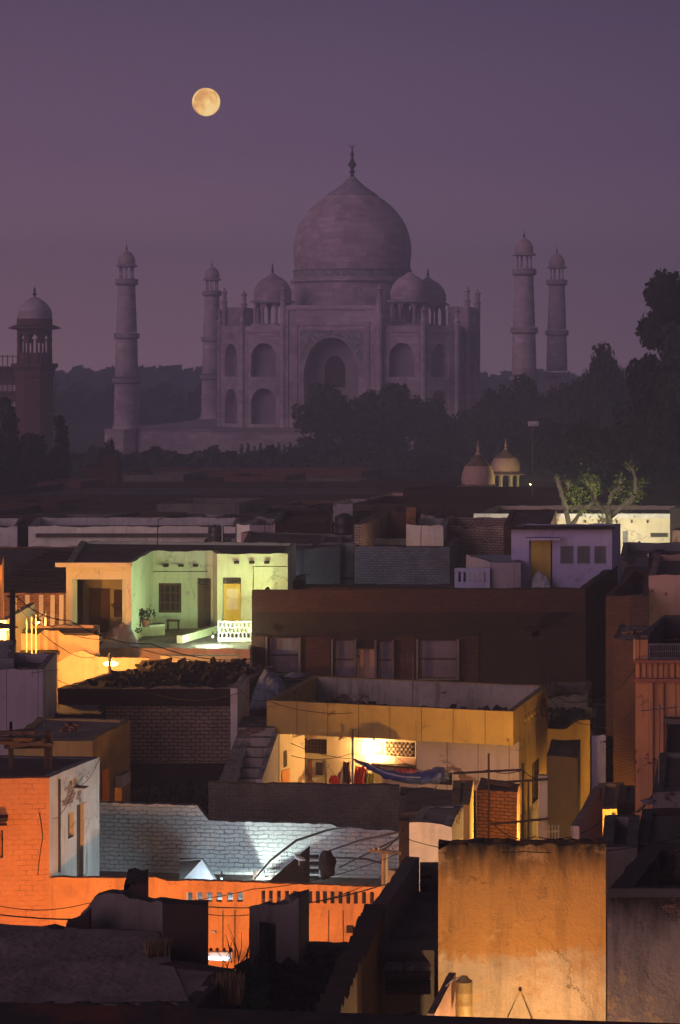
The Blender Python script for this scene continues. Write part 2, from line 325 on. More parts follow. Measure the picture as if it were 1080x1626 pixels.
def wallgrid(mb, P0, P1, Q0, Q1, z0, z1, holes=(), topf=None, ends=True, step=.6, jit=.012):
    """wall between an outer line P and an inner line Q with real openings; holes are (t0,t1,za,zb), t along the wall 0..1"""
    P0, P1, Q0, Q1 = map(lambda p: Vector((p[0], p[1], 0)), (P0, P1, Q0, Q1)); Lw = (P1-P0).length
    us = {0.0, 1.0}; zs = {z0, z1}
    for (a, b, c, d) in holes: us |= {a, b}; zs |= {c, d}
    n = max(1, int(Lw/step))
    for i in range(1, n):
        t = i/n
        if all(abs(t-u) > .15*step/Lw for u in us): us.add(t)
    us = sorted(u for u in us if 0 <= u <= 1); zs = sorted(z for z in zs if z0 <= z <= z1); nu, nz = len(us)-1, len(zs)-1
    solid = [[not any(a-1e-6 < (us[i]+us[i+1])/2 < b+1e-6 and c-1e-6 < (zs[j]+zs[j+1])/2 < d+1e-6 for (a, b, c, d) in holes) for j in range(nz)] for i in range(nu)]
    tz = [z1+(topf(u*Lw) if topf else 0)+random.uniform(-jit, jit) for u in us]
    if ends is False: tz[0] = z1+(topf(0) if topf else 0); tz[-1] = z1+(topf(Lw) if topf else 0)
    def V(i, j, side):
        p = (P0.lerp(P1, us[i]) if side else Q0.lerp(Q1, us[i])); z = tz[i] if j == nz else zs[j]
        return (p.x, p.y, z)
    uvf = lambda i, j: (us[i]*Lw, tz[i] if j == nz else zs[j])
    for i in range(nu):
        for j in range(nz):
            if not solid[i][j]: continue
            u4 = [uvf(i, j), uvf(i+1, j), uvf(i+1, j+1), uvf(i, j+1)]
            mb.face([V(i, j, 1), V(i+1, j, 1), V(i+1, j+1, 1), V(i, j+1, 1)], u4)
            mb.face([V(i, j+1, 0), V(i+1, j+1, 0), V(i+1, j, 0), V(i, j, 0)], [u4[3], u4[2], u4[1], u4[0]])
            if j == nz-1 or not solid[i][j+1]: mb.face([V(i, j+1, 1), V(i+1, j+1, 1), V(i+1, j+1, 0), V(i, j+1, 0)])
            if j > 0 and not solid[i][j-1]: mb.face([V(i, j, 1), V(i+1, j, 1), V(i+1, j, 0), V(i, j, 0)])
            if (i == 0 and ends) or (i > 0 and not solid[i-1][j]): mb.face([V(i, j, 1), V(i, j, 0), V(i, j+1, 0), V(i, j+1, 1)])
            if (i == nu-1 and ends) or (i < nu-1 and not solid[i+1][j]): mb.face([V(i+1, j, 1), V(i+1, j, 0), V(i+1, j+1, 0), V(i+1, j+1, 1)])
def inset(foot, t):
    n = len(foot); out_ = []
    for i in range(n):
        p0, p1, p2 = Vector(foot[i-1]), Vector(foot[i]), Vector(foot[(i+1) % n])
        d1, d2 = (p1-p0).normalized(), (p2-p1).normalized(); n1, n2 = Vector((-d1.y, d1.x)), Vector((-d2.y, d2.x))
        b = n1+n2; k = t/max(.25, b.dot(n1)); out_.append(tuple(p1+b*k))
    return out_
def ph(A, B, *rects):
    """openings given as seen in the photo: (px0, px1, row0, row1) on the vertical plane A-B"""
    r = []
    for (x0, x1, r0, r1) in rects:
        t0, y0 = hit(A, B, x0); t1, y1 = hit(A, B, x1); y = (y0+y1)/2
        r.append((min(t0, t1), max(t0, t1), Zr(r1, y), Zr(r0, y)))
    return r
def panel(name, m, root, A, B, rect, deep=.12, th=.04, smooth=False):
    """a flat thing set `deep` metres behind (or, if negative, proud of) the plane A-B"""
    (t0, t1, za, zb), = ph(A, B, rect) if isinstance(rect[0], (int, float)) and rect[1] > 1.5 else [rect]
    A2, B2 = Vector(A), Vector(B); d = (B2-A2); n = Vector((-d.y, d.x)).normalized()
    a = A2+d*t0+n*deep; b = A2+d*t1+n*deep; mb = MB()
    mb.prism([tuple(a), tuple(b), tuple(b+n*th), tuple(a+n*th)], za, zb)
    return mb.build(name, m, root)
def rag(amp, sc=1.0, seed=0):
    rnd = random.Random(seed); ph_ = [rnd.uniform(0, 6.28) for _ in range(5)]
    return lambda u: amp*(.5*sin(u*2.1*sc+ph_[0])+.3*sin(u*5.3*sc+ph_[1])+.25*sin(u*11*sc+ph_[2])+.2*(1 if sin(u*17*sc+ph_[3]) > .3 else -1))
def building(name, label, cat, foot, z1, wall, roof='roofd', par=.5, t=.22, holes={}, z0=0, topf={}, group=None, step=.35, jit=.03, slabm=None):
    cx = sum(p[0] for p in foot)/len(foot); cy = sum(p[1] for p in foot)/len(foot)
    root = empty(name, label, cat, (cx, cy, z0), 0, group)
    Q = inset(foot, t); mb = MB(); n = len(foot)
    for i in range(n):
        j = (i+1) % n
        wallgrid(mb, foot[i], foot[j], Q[i], Q[j], z0, z1, holes.get(i, ()), topf.get(i), ends=False, step=step, jit=jit)
    mb.build('wall', wall, root)
    rb = MB(); k = 8   # roof slab, gently uneven
    R = inset(foot, t*.5)
    rb.prism(R, z1-par-.2, z1-par)
    rb.build('roof', roof, root)
    return root
def wall(name, label, A, B, z0, z1, m, t=.25, holes=(), topf=None, cat='wall', step=.3, jit=.012, group=None, kind=None, parent=None):
    A2, B2 = Vector(A), Vector(B); d = B2-A2; n = Vector((-d.y, d.x)).normalized()*t
    mb = MB(); wallgrid(mb, A, B, A2+n, B2+n, z0, z1, holes, topf, True, step, jit)
    o = mb.build(name, m, parent)
    if parent is None: tag(o, label, cat, group, kind)
    return o
def prof(pts, A, B, z1):
    """top outline of a wall from the photo: list of (px,row) -> function of distance along the wall, relative to z1"""
    Lw = (Vector(B)-Vector(A)).length; q = []
    for px, row in pts:
        t, y = hit(A, B, px); q.append((t*Lw, Zr(row, y)-z1))
    q.sort()
    def f(u):
        if u <= q[0][0]: return q[0][1]
        for (a, za), (b, zb) in zip(q, q[1:]):
            if a <= u <= b: return za+(zb-za)*(u-a)/max(1e-6, b-a)
        return q[-1][1]
    return f
def D2(px, d): return (X(px, d), d)
def roofpoly(z, *pts): return [top(px, row, z) for px, row in pts]
# lamps
def pointlight(parent, loc, col, power, r=.06, spot=None, aim=None):
    l = bpy.data.lights.new('light', 'SPOT' if spot else 'POINT'); l.energy = power; l.color = col; l.shadow_soft_size = r
    o = bpy.data.objects.new('light', l); S.collection.objects.link(o); o.parent = parent
    o.location = Vector(loc)-Vector(parent.location)
    if spot: l.spot_size = radians(spot[0]); l.spot_blend = spot[1]
    if aim is not None: o.rotation_euler = (Vector(aim)-Vector(loc)).to_track_quat('-Z', 'Y').to_euler()
    return o
glows = {}
def lampthing(name, label, p, col, power, pole=None, r=.06, e=25, size=.09, arm=(0, .6, 0), group=None, shade=True, **k):
    """street lamp (pole, arm, head, bulb) or bare bulb with holder; p is the bulb"""
    p = Vector(p)
    root = empty(name, label, 'lamp', (p.x+arm[0], p.y+arm[1], 0 if pole else p.z), 0, group)
    if pole:
        b = MB(); b.tube([(p.x+arm[0], p.y+arm[1], 0), (p.x+arm[0], p.y+arm[1], p.z+.5)], .06, 8); b.build('pole', 'metal', root)
        b = MB(); b.tube([(p.x+arm[0], p.y+arm[1], p.z+.4), (p.x, p.y, p.z+.22)], .025, 6); b.build('arm', 'metal', root)
    b = MB()
    if shade:
        b.lathe([(.02, p.z+.24), (size*.8, p.z+.2), (size*1.7, p.z+.08), (size*1.5, p.z+.08), (.0, p.z+.17)], 12, (p.x, p.y)); b.build('lamp_shade', 'dmetal', root, smooth=True)
    else:
        b.lathe([(.0, p.z+.24), (.03, p.z+.22), (.03, p.z+.14)], 8, (p.x, p.y)); b.build('socket', 'white', root)
    key = tuple(col)+(e,)
    if key not in glows: glows[key] = glow('lamp_glow', col, e)
    b = MB(); b.lathe([(0, p.z-.02), (size*.7, p.z+.02), (size, p.z+.08), (size*.6, p.z+.14), (0, p.z+.15)], 12, (p.x, p.y)); b.build('bulb', glows[key], root, smooth=True)
    pointlight(root, (p.x, p.y, p.z-.02-r-.02), col, power, r, **k)
    return root
def wire(label, pts, r=.014, sag=.15, name='cable', cat='cable', m='black'):
    pts = [Vector(p) for p in pts]; q = []
    for a, b in zip(pts, pts[1:]):
        for i in range(12):
            t = i/12; q.append(a.lerp(b, t)-Vector((0, 0, sag*4*t*(1-t))))
    q.append(pts[-1]); mb = MB(); mb.tube(q, r, 5); return tag(mb.build(name, m), label, cat)
SOD = (1, .42, .075); ORG = (1, .36, .07); WARM = (1, .72, .40)
#@@PARTS@@
# ------------------------------------------------------------------ ground and haze
def sheet(name, x0, x1, y0, y1, z, m):
    b = MB(); b.face([(x0, y0, z), (x1, y0, z), (x1, y1, z), (x0, y1, z)]); o = b.build(name, m); o['kind'] = 'structure'; return o
sheet('ground', -1500, 1500, -60, 1900, 0, 'ground')
# ------------------------------------------------------------------ moon
mm, p = mat('moon_surface')
n = noise(.022, 5, .6); q = ramp([(.40, (.72, .34, .10)), (.50, (.95, .56, .18)), (.60, (1.0, .70, .29))]); L(n.outputs[0], q.inputs[0])
p.inputs['Base Color'].default_value = (0, 0, 0, 1); L(q.outputs[0], p.inputs['Emission Color']); p.inputs['Emission Strength'].default_value = 1.6
b = MB(); R_ = 22.3*6500/F
b.lathe([(R_*sin(pi*i/24), -R_*cos(pi*i/24)) for i in range(25)], 48)
for i, v in enumerate(b.v): b.v[i] = v+PT(327.5, 162, 6500)
o = b.build('moon', mm, smooth=True); tag(o, 'full golden moon with darker patches above the minarets on the left', 'moon')
# ------------------------------------------------------------------ marble tomb on its terrace
TH = radians(-9.8); TX, TY, TZ = 3.0, 558, 5.6
def local(x, y): return (TX+x*cos(TH)-y*sin(TH), TY+x*sin(TH)+y*cos(TH))
t_ = empty('marble_terrace', 'broad white marble terrace carrying the domed tomb and its minarets', 'terrace', (TX, TY, TZ), TH)
b = LM(); h = 46.4; b.prism([(-h, -h), (h, -h), (h, h), (-h, h)], -5.6, -.35); b.build('plinth', 'marble', t_)
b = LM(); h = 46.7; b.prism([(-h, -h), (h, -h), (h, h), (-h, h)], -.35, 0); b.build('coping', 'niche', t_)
for sxx, syy in ((-1, -1), (1, -1), (-1, 1), (1, 1)):
    b = LM(); b.lathe([(3.9, -5.6), (3.9, -.3), (4.1, -.3), (4.1, .04), (0, .04)], 8, (sxx*46, syy*46), 1); b.build('corner_bastion', 'marble', t_)
def archcurve(w, zs, za, n=8):
    """pointed four-centred arch: from (-w,zs) up to (0,za) and down to (w,zs)"""
    pts = []
    for i in range(n+1):
        t = i/n; pts.append((-w*(1-t)**.80*(1 if t < 1 else 0), zs+(za-zs)*(1-(1-t)**1.9)**.72))
    return pts+[(-x, z) for x, z in reversed(pts[:-1])]
def archwall(mb, back, O, ux, nrm, x0, x1, z0, z1, cx, wd, zb, zs, za, depth):
    """panel x0..x1, z0..z1 on the plane through O along ux with an arched recess; nrm points outward"""
    P = lambda x, z, d=0: (O[0]+ux[0]*x-nrm[0]*d, O[1]+ux[1]*x-nrm[1]*d, z)
    c = [(cx-wd, zb)]+[(cx+x, z) for x, z in archcurve(wd, zs, za)]+[(cx+wd, zb)]
    uv = lambda l: [(x, z) for x, z in l]
    def f(l, d=0): mb.face([P(x, z, d) for x, z in l], uv(l))
    f([(x0, z0), (cx-wd, z0), (cx-wd, z1), (x0, z1)]); f([(cx+wd, z0), (x1, z0), (x1, z1), (cx+wd, z1)])
    if zb > z0: f([(cx-wd, z0), (cx+wd, z0), (cx+wd, zb), (cx-wd, zb)])
    for (xa, ya), (xb, yb) in zip(c[1:-1], c[2:-1]): f([(xa, ya), (xb, yb), (xb, z1), (xa, z1)])
    for (xa, ya), (xb, yb) in zip(c, c[1:]): mb.face([P(xa, ya), P(xb, yb), P(xb, yb, depth), P(xa, ya, depth)])
    back.face([P(cx-wd, zb, depth), P(cx+wd, zb, depth)]+[P(x, z, depth) for x, z in reversed(c[1:-1])], [(0, 0)]*(2+len(c)-2))
    mb.face([P(cx-wd, zb), P(cx+wd, zb), P(cx+wd, zb, depth), P(cx-wd, zb, depth)])
tomb = empty('domed_mausoleum', 'huge white marble mausoleum with bulbous central dome, veiled in purple haze', 'mausoleum', (TX, TY, TZ), TH)
WH, PH, HB, CH = 24.3, 29.3, 28.5, 7.0
wallb, nich, frames = LM(), LM(), LM()
for k in range(4):
    a = k*pi/2; ux = (cos(a), sin(a)); nr = (sin(a), -cos(a))
    O = lambda off: (nr[0]*off, nr[1]*off)
    # tall portal block
    archwall(wallb, nich, O(29.7), ux, nr, -11.3, 11.3, 0, PH, 0, 6.5, 0, 13.5, 21.4, 5.0)
    Pk = lambda x, d: (O(29.7)[0]+ux[0]*x-nr[0]*d, O(29.7)[1]+ux[1]*x-nr[1]*d)
    for s_ in (-1, 1):
        a0, a1 = Pk(s_*11.3, 0), Pk(s_*11.3, 4.6)
        wallb.face([(*a0, 0), (*a1, 0), (*a1, PH), (*a0, PH)])
    wallb.face([(*Pk(-11.3, 0), PH), (*Pk(11.3, 0), PH), (*Pk(11.3, 4.6), PH), (*Pk(-11.3, 4.6), PH)])
    wallb.face([(*Pk(-11.3, 4.6), 22), (*Pk(11.3, 4.6), 22), (*Pk(11.3, 4.6), PH), (*Pk(-11.3, 4.6), PH)])
    # raised frame round the portal arch
    def bar(x0, x1, z0, z1, off=29.7, pr=.22):
        c = Vector((O(off)[0]+ux[0]*(x0+x1)/2+nr[0]*pr/2, O(off)[1]+ux[1]*(x0+x1)/2+nr[1]*pr/2, (z0+z1)/2))
        frames.obox(c, Vector((*ux, 0))*(x1-x0)/2, Vector((*nr, 0))*pr/2, (0, 0, (z1-z0)/2))
    bar(-9.0, -8.0, 0, 25.2); bar(8.0, 9.0, 0, 25.2); bar(-8.0, 8.0, 24.3, 25.2); bar(-11.3, 11.3, 28.2, 28.7, pr=.4)
    bar(-11.3, -10.2, 0, 28.2, pr=.3); bar(10.2, 11.3, 0, 28.2, pr=.3); bar(-7.6, 7.6, 23.2, 23.5, pr=.12)
    # flanks with two storeys of arched recesses
    for s_ in (-1, 1):
        xa, xb = sorted((s_*11.3, s_*(HB-CH))); cx = (xa+xb)/2
        archwall(wallb, nich, O(HB), ux, nr, xa, xb, 0, 10.4, cx, 3.0, .8, 6.2, 9.2, 2.6)
        archwall(wallb, nich, O(HB), ux, nr, xa, xb, 10.4, WH, cx, 3.0, 11.9, 16.8, 20.0, 2.6)
        for (c0, c1) in ((.5, 10.0), (11.0, 22.0)):
            bar(cx-4.3, cx-3.9, c0, c1, HB, .15); bar(cx+3.9, cx+4.3, c0, c1, HB, .15); bar(cx-3.9, cx+3.9, c1-.4, c1, HB, .15)
        bar(xa+.02, xb-.02, 22.6, 23.0, HB, .3)
    # chamfered corner
    c0 = Vector((O(HB)[0]+ux[0]*(HB-CH), O(HB)[1]+ux[1]*(HB-CH))); ux2 = Vector((cos(a+pi/4), sin(a+pi/4))); nr2 = Vector((sin(a+pi/4), -cos(a+pi/4)))
    Lc = CH*math.sqrt(2)
    archwall(wallb, nich, tuple(c0), tuple(ux2), tuple(nr2), 0, Lc, 0, 10.4, Lc/2, 2.7, .8, 6.2, 9.0, 2.4)
    archwall(wallb, nich, tuple(c0), tuple(ux2), tuple(nr2), 0, Lc, 10.4, WH, Lc/2, 2.7, 11.9, 16.8, 19.8, 2.4)
    cc = c0+ux2*Lc/2+nr2*.15
    frames.obox((cc.x, cc.y, 22.8), Vector((*ux2, 0))*(Lc/2-.1), Vector((*nr2, 0))*.15, (0, 0, .2))
octa = [(HB-CH, -HB), (HB, -HB+CH), (HB, HB-CH), (HB-CH, HB), (-HB+CH, HB), (-HB, HB-CH), (-HB, -HB+CH), (-HB+CH, -HB)]
wallb.prism([(x*.89, y*.89) for x, y in octa], 22.6, 23.4)
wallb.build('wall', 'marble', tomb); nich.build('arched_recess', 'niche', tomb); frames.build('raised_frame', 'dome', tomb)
# inlaid panel over the portal arch, upper niche inside it
for k in range(4):
    a = k*pi/2; ux = Vector((cos(a), sin(a), 0)); nr = Vector((sin(a), -cos(a), 0)); b = LM()
    for s_ in (-1, 1):
        cu = [(s_*7.5, 15.0), (s_*7.5, 23.0), (0.0 if s_ < 0 else .02, 23.0)]+[(s_*abs(x)*1.03+.0, z+.25) for x, z in archcurve(6.5, 13.5, 21.4)[:9][::-1] if z > 14.7]
        b.face([ux*x+nr*29.76+Vector((0, 0, z)) for x, z in cu])
    b.build('inlay_band', 'band', tomb)
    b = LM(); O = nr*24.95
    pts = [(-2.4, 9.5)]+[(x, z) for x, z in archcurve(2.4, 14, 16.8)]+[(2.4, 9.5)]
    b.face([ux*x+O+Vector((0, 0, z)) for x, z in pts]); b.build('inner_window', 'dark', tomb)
def pinnacle(x, y, top_, r=.62):
    b = LM(); b.lathe([(r, 0), (r, top_-4.2), (r*1.35, top_-4.0), (r*1.2, top_-3.7), (r*.8, top_-3.4), (r*.9, top_-1.7), (r*1.3, top_-1.4), (r*.5, top_-.8), (0.02, top_)], 8, (x, y)); b.build('corner_pinnacle', 'marble', tomb)
for k in range(4):
    a = k*pi/2; ux = Vector((cos(a), sin(a))); nr = Vector((sin(a), -cos(a)))
    for s_ in (-1, 1):
        q = nr*29.7+ux*s_*11.4; pinnacle(q.x, q.y, 34.6, .7)
        q = nr*HB+ux*s_*(HB-CH); pinnacle(q.x, q.y, 29.3, .6)
b = LM(); b.lathe([(14.3, 22.8), (14.3, 35.6), (15.4, 35.9), (15.4, 36.5), (14.6, 36.8), (14.6, 38.0)], 64); b.build('drum', 'marble', tomb)
b = LM(); b.lathe([(14.66, 37.0), (14.66, 38.6), (14.9, 38.8), (14.9, 39.0), (14.2, 39.0)], 64); b.build('drum_band', 'band', tomb)
dprof = [(14.25, 38.6), (14.55, 41), (14.75, 43.2), (14.78, 45), (14.6, 46.6), (14.2, 48.4), (13.5, 50.4), (12.6, 52.1), (11.4, 53.8), (9.9, 55.5), (8.2, 57.0), (6.3, 58.3)]
b = LM(); b.lathe(dprof, 72); b.build('dome', 'dome', tomb, smooth=True)
b = LM(); b.lathe([(6.1, 58.1), (6.6, 58.3), (6.3, 58.6), (4.8, 59.6), (3.3, 60.7), (2.1, 61.7), (1.2, 62.7), (.5, 63.4), (0, 63.6)], 32); b.build('lotus_cap', 'niche', tomb, smooth=True)
b = LM(); b.lathe([(.95, 62.6), (.5, 63.6), (.35, 63.9), (.85, 64.5), (.35, 65.1), (.45, 65.4), (1.15, 66.4), (.5, 67.4), (.3, 68.0), (.55, 69.0), (.2, 69.8), (.12, 70.3), (.3, 70.6), (.08, 71), (.03, 72.4)], 12)
b.tube([(-.75, 0, 71.7), (-.55, 0, 71.1), (0, 0, 70.9), (.55, 0, 71.1), (.75, 0, 71.7)], .09, 5); b.build('finial', 'gold', tomb, smooth=True)
def chhatri(x, y):
    root = LM(); root.lathe([(5.2, 23), (5.2, 24.9), (4.7, 25.0), (0, 25.0)], 8, (x, y), 1); ch = root.build('chhatri', 'marble', tomb)
    for k in range(8):
        a = 2*pi*(k+.5)/8; px_, py_ = x+4.3*cos(a), y+4.3*sin(a)
        b = LM(); b.lathe([(.5, 25), (.42, 25.5), (.36, 28.4), (.55, 29)], 8, (px_, py_)); b.build('pillar', 'marble', ch)
    b = LM()
    for k in range(8):
        a0, a1 = 2*pi*(k+.5)/8, 2*pi*(k+1.5)/8
        A, B = Vector((x+4.5*cos(a0), y+4.5*sin(a0))), Vector((x+4.5*cos(a1), y+4.5*sin(a1))); u = (B-A).normalized(); nn = Vector((u.y, -u.x)); mid = (A+B)/2
        archwall(b, LM(), tuple(mid), tuple(u), tuple(nn), -1.72, 1.72, 28.0, 30.6, 0, 1.3, 28.0, 28.5, 30.0, .5)
    b.lathe([(4.6, 30.5), (5.5, 30.25), (5.4, 30.6), (4.4, 31.1)], 16, (x, y)); b.build('eave', 'niche', ch)
    b = LM(); b.lathe([(4.45, 31.0), (4.62, 32), (4.55, 33.1), (4.1, 34.4), (3.3, 35.6), (2.1, 36.6), (1.7, 36.7), (1.0, 37.3), (.3, 37.8), (0, 37.9)], 32, (x, y)); b.build('dome', 'dome', ch, smooth=True)
    b = LM(); b.lathe([(.35, 37.6), (.15, 38), (.4, 38.4), (.12, 38.9), (.25, 39.3), (.03, 40.3)], 8, (x, y)); b.build('finial', 'gold', ch)
for x, y in ((-16.6, -16.6), (16.6, -16.6), (16.6, 16.6), (-16.6, 16.6)): chhatri(x, y)
for o in list(S.objects):
    if o.type == 'MESH' and (o.parent == tomb or (o.parent and o.parent.parent == tomb)):
        rr = .985 if o.name.split('.')[0] in ('drum', 'drum_band', 'dome', 'lotus_cap', 'finial') and o.parent == tomb else 1
        for v in o.data.vertices:
            if v.co.z > 16.4: v.co.z = 16.4+(v.co.z-16.4)*.951
            v.co.x *= rr; v.co.y *= rr
# minarets: one is built with its parts, the others copied
def copy_tree(o, parent=None):
    c = o.copy(); S.collection.objects.link(c); c.parent = parent
    for ch in list(o.children): copy_tree(ch, c)
    return c
pos = {(-1, -1): 'front left marble minaret, second tower from the left edge', (1, -1): 'tallest looking marble minaret, just right of the mausoleum',
       (-1, 1): 'slimmer rear marble minaret between the front left one and the mausoleum', (1, 1): 'rightmost marble minaret, its foot hidden by dark trees'}
mi = empty('minaret', pos[(-1, -1)], 'minaret', (*local(-44.9, -45.6), TZ), TH, 'four minarets round the mausoleum')
b = LM(); b.lathe([(3.35, 0), (3.3, .8), (2.98, 1), (2.75, 10.6)], 24); b.lathe([(2.7, 12.0), (2.45, 20.8)], 24); b.lathe([(2.4, 22.2), (1.98, 33.2)], 24); b.lathe([(1.9, 34.4), (1.75, 34.6), (0, 34.6)], 24)
b.build('shaft', 'marble', mi, smooth=True)
for r, z in ((3.25, 10.6), (3.0, 20.9), (2.7, 33.3)):
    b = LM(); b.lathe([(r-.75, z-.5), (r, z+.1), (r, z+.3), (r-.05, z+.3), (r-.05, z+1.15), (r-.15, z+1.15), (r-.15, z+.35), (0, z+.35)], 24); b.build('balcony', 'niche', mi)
for k in range(8):
    a = 2*pi*(k+.5)/8; b = LM(); b.lathe([(.22, 34.3), (.15, 34.8), (.15, 37.0), (.3, 37.4)], 6, (1.6*cos(a), 1.6*sin(a))); b.build('pillar', 'marble', mi)
b = LM(); b.lathe([(1.75, 37.2), (2.6, 37.3), (2.55, 37.5), (1.95, 37.9), (1.95, 38.0), (0, 38.0)], 16); b.build('eave', 'niche', mi)
b = LM(); b.lathe([(1.95, 37.9), (2.02, 38.5), (1.9, 39.2), (1.6, 39.9), (1.0, 40.5), (.4, 40.9), (0, 41)], 24); b.build('dome', 'dome', mi, smooth=True)
b = LM(); b.lathe([(.2, 40.8), (.1, 41.1), (.25, 41.5), (.08, 41.9), (.02, 43.2)], 6); b.build('finial', 'gold', mi)
for (a, c), lab in list(pos.items())[1:]:
    o = copy_tree(mi); o.location = (*local({(1, -1): 46.5, (-1, 1): -46, (1, 1): 46.8}[(a, c)], c*46), TZ); o['label'] = lab
    o.scale = {(1, -1): (1.03, 1.03, 1.05), (-1, 1): (1, 1, 1), (1, 1): (1.04, 1.04, 1.07)}[(a, c)]
# ------------------------------------------------------------------ red sandstone tower and guesthouse on the left
gx, gy = X(55, 430), 430
zz = lambda row: Zr(row, 430)
gt = empty('corner_tower', 'red sandstone tower crowned by a white domed pavilion at the left edge', 'tower', (gx, gy, 0))
b = MB(); b.lathe([(3.75, 0), (3.75, zz(655)), (4.0, zz(655)), (4.0, zz(650)), (3.7, zz(650)), (3.7, zz(600)), (3.9, zz(598)), (3.9, zz(588)), (4.6, zz(582)), (4.6, zz(577)), (0, zz(577))], 8, (gx, gy), 1); b.build('shaft', 'sand', gt)
b = MB(); b.lathe([(3.3, zz(577)), (3.3, zz(560)), (3.2, zz(560)), (3.2, zz(577))], 8, (gx, gy), 1); b.build('parapet', 'sand', gt)
for k in range(8):
    a = 2*pi*(k+.5)/8
    for da in (-.12, .12):
        b = MB(); b.lathe([(.3, zz(577)), (.24, zz(560)), (.2, zz(545)), (.32, zz(538))], 6, (gx+3.1*cos(a+da), gy+3.1*sin(a+da))); b.build('pillar', 'sand', gt)
b = MB()
for k in range(8):
    a0, a1 = 2*pi*(k+.5)/8, 2*pi*(k+1.5)/8
    A, B = Vector((gx+3.4*cos(a0), gy+3.4*sin(a0))), Vector((gx+3.4*cos(a1), gy+3.4*sin(a1))); u = (B-A).normalized(); nn = Vector((u.y, -u.x)); mid = (A+B)/2
    archwall(b, MB(), tuple(mid), tuple(u), tuple(nn), -1.3, 1.3, zz(545), zz(522), 0, 1.0, zz(545), zz(541), zz(530), .4)
b.build('arches', 'sand', gt)
b = MB(); b.lathe([(3.4, zz(524)), (4.95, zz(522)), (4.9, zz(520)), (3.7, zz(516)), (3.4, zz(516)), (3.4, zz(506)), (0, zz(506))], 16, (gx, gy)); b.build('eave', 'sand', gt)
b = MB(); b.lathe([(3.25, zz(507)), (3.35, zz(500)), (3.2, zz(493)), (2.8, zz(487)), (2.2, zz(481)), (1.4, zz(476)), (.6, zz(472)), (0, zz(471))], 32, (gx, gy)); b.build('dome', 'marble', gt, smooth=True)
b = MB(); b.lathe([(.35, zz(474)), (.15, zz(470)), (.45, zz(467)), (.12, zz(464)), (.25, zz(461)), (.03, zz(455))], 8, (gx, gy)); b.build('finial', 'gold', gt)
gh = empty('sandstone_guesthouse', 'dim sandstone hall with pale bands behind the leftmost tower', 'building', (X(-10, 440), 440, 0))
b = MB(); b.box(X(-120, 438), X(34, 438), 438, 462, 0, zz(588)+0.3); b.build('wall', 'sand', gh)
for r0, r1 in ((612, 622), (640, 655)):
    b = MB(); b.box(X(-120, 438), X(34, 438), 437.8, 438, zz(r1), zz(r0)); b.build('marble_band', 'marble', gh)
b = MB(); b.box(X(-120, 436), X(34, 436), 436.6, 463, zz(588)+.3, zz(585)+.3); b.build('cornice', 'sand', gh)
sc_ = empty('scaffolding', 'thin metal scaffolding rising beside the red sandstone tower', 'scaffolding', (X(15, 432), 432, 0))
for px in (4, 12, 20, 28, 36):
    b = MB(); b.tube([(X(px, 433), 433, 0), (X(px, 433), 433, Zr(563, 433))], .09, 5); b.build('upright', 'dmetal', sc_)
for row in (566, 585, 605, 625, 650):
    b = MB(); b.tube([(X(0, 433), 432.9, Zr(row, 433)), (X(40, 433), 432.9, Zr(row, 433))], .08, 5); b.build('rail', 'dmetal', sc_)
s2 = empty('scaffolding', 'slender scaffold poles on the right side of the sandstone tower', 'scaffolding', (X(92, 428), 428, 0))
for px in (88, 92):
    b = MB(); b.tube([(X(px, 428), 428, 0), (X(px, 428), 428, Zr(600, 428))], .07, 5); b.build('upright', 'dmetal', s2)
for row in (610, 640, 670):
    b = MB(); b.tube([(X(86, 428), 427.9, Zr(row, 428)), (X(94, 428), 427.9, Zr(row, 428))], .06, 5); b.build('rail', 'dmetal', s2)
# ------------------------------------------------------------------ trees
def crown_mesh(seed, n=2600, leaf=.03, shape='round', asp=1.1):
    rnd = random.Random(seed); b = LM(); blobs = []
    for i in range(34 if shape == 'round' else 14):
        if shape == 'round':
            v = Vector((rnd.gauss(0, 1), rnd.gauss(0, 1), rnd.gauss(0, 1)+.25)).normalized()*rnd.uniform(.35, 1)
            blobs.append((v.x*.37, v.y*.37, .60+v.z*.27, rnd.uniform(.07, .15)))
        else:
            h = .1+.85*i/13; blobs.append((rnd.uniform(-.03, .03), rnd.uniform(-.03, .03), h, .13*(1.1-h)+.03))
    tot = sum(q[3]**2 for q in blobs)
    for (x, y, z, r) in blobs:
        for _ in range(int(n*r*r/tot)):
            v = Vector((rnd.gauss(0, 1), rnd.gauss(0, 1), rnd.gauss(0, 1))).normalized()*r*rnd.uniform(.55, 1.12); v.z /= asp
            c = Vector((x, y, z))+v; nn = (v.normalized()+Vector((rnd.gauss(0, .6), rnd.gauss(0, .6), rnd.gauss(0, .6)))).normalized()
            u = nn.orthogonal().normalized(); u = u*cos(rnd.random()*6)+nn.cross(u)*sin(rnd.random()*6); w_ = nn.cross(u); s_ = leaf*rnd.uniform(.5, 1.2)
            K = lambda q: Vector((q.x, q.y, q.z/asp)); b.face([c-K(u)*s_*1.2, c-K(w_)*s_*.7, c+K(u)*s_*1.2, c+K(w_)*s_*.7])
    return b
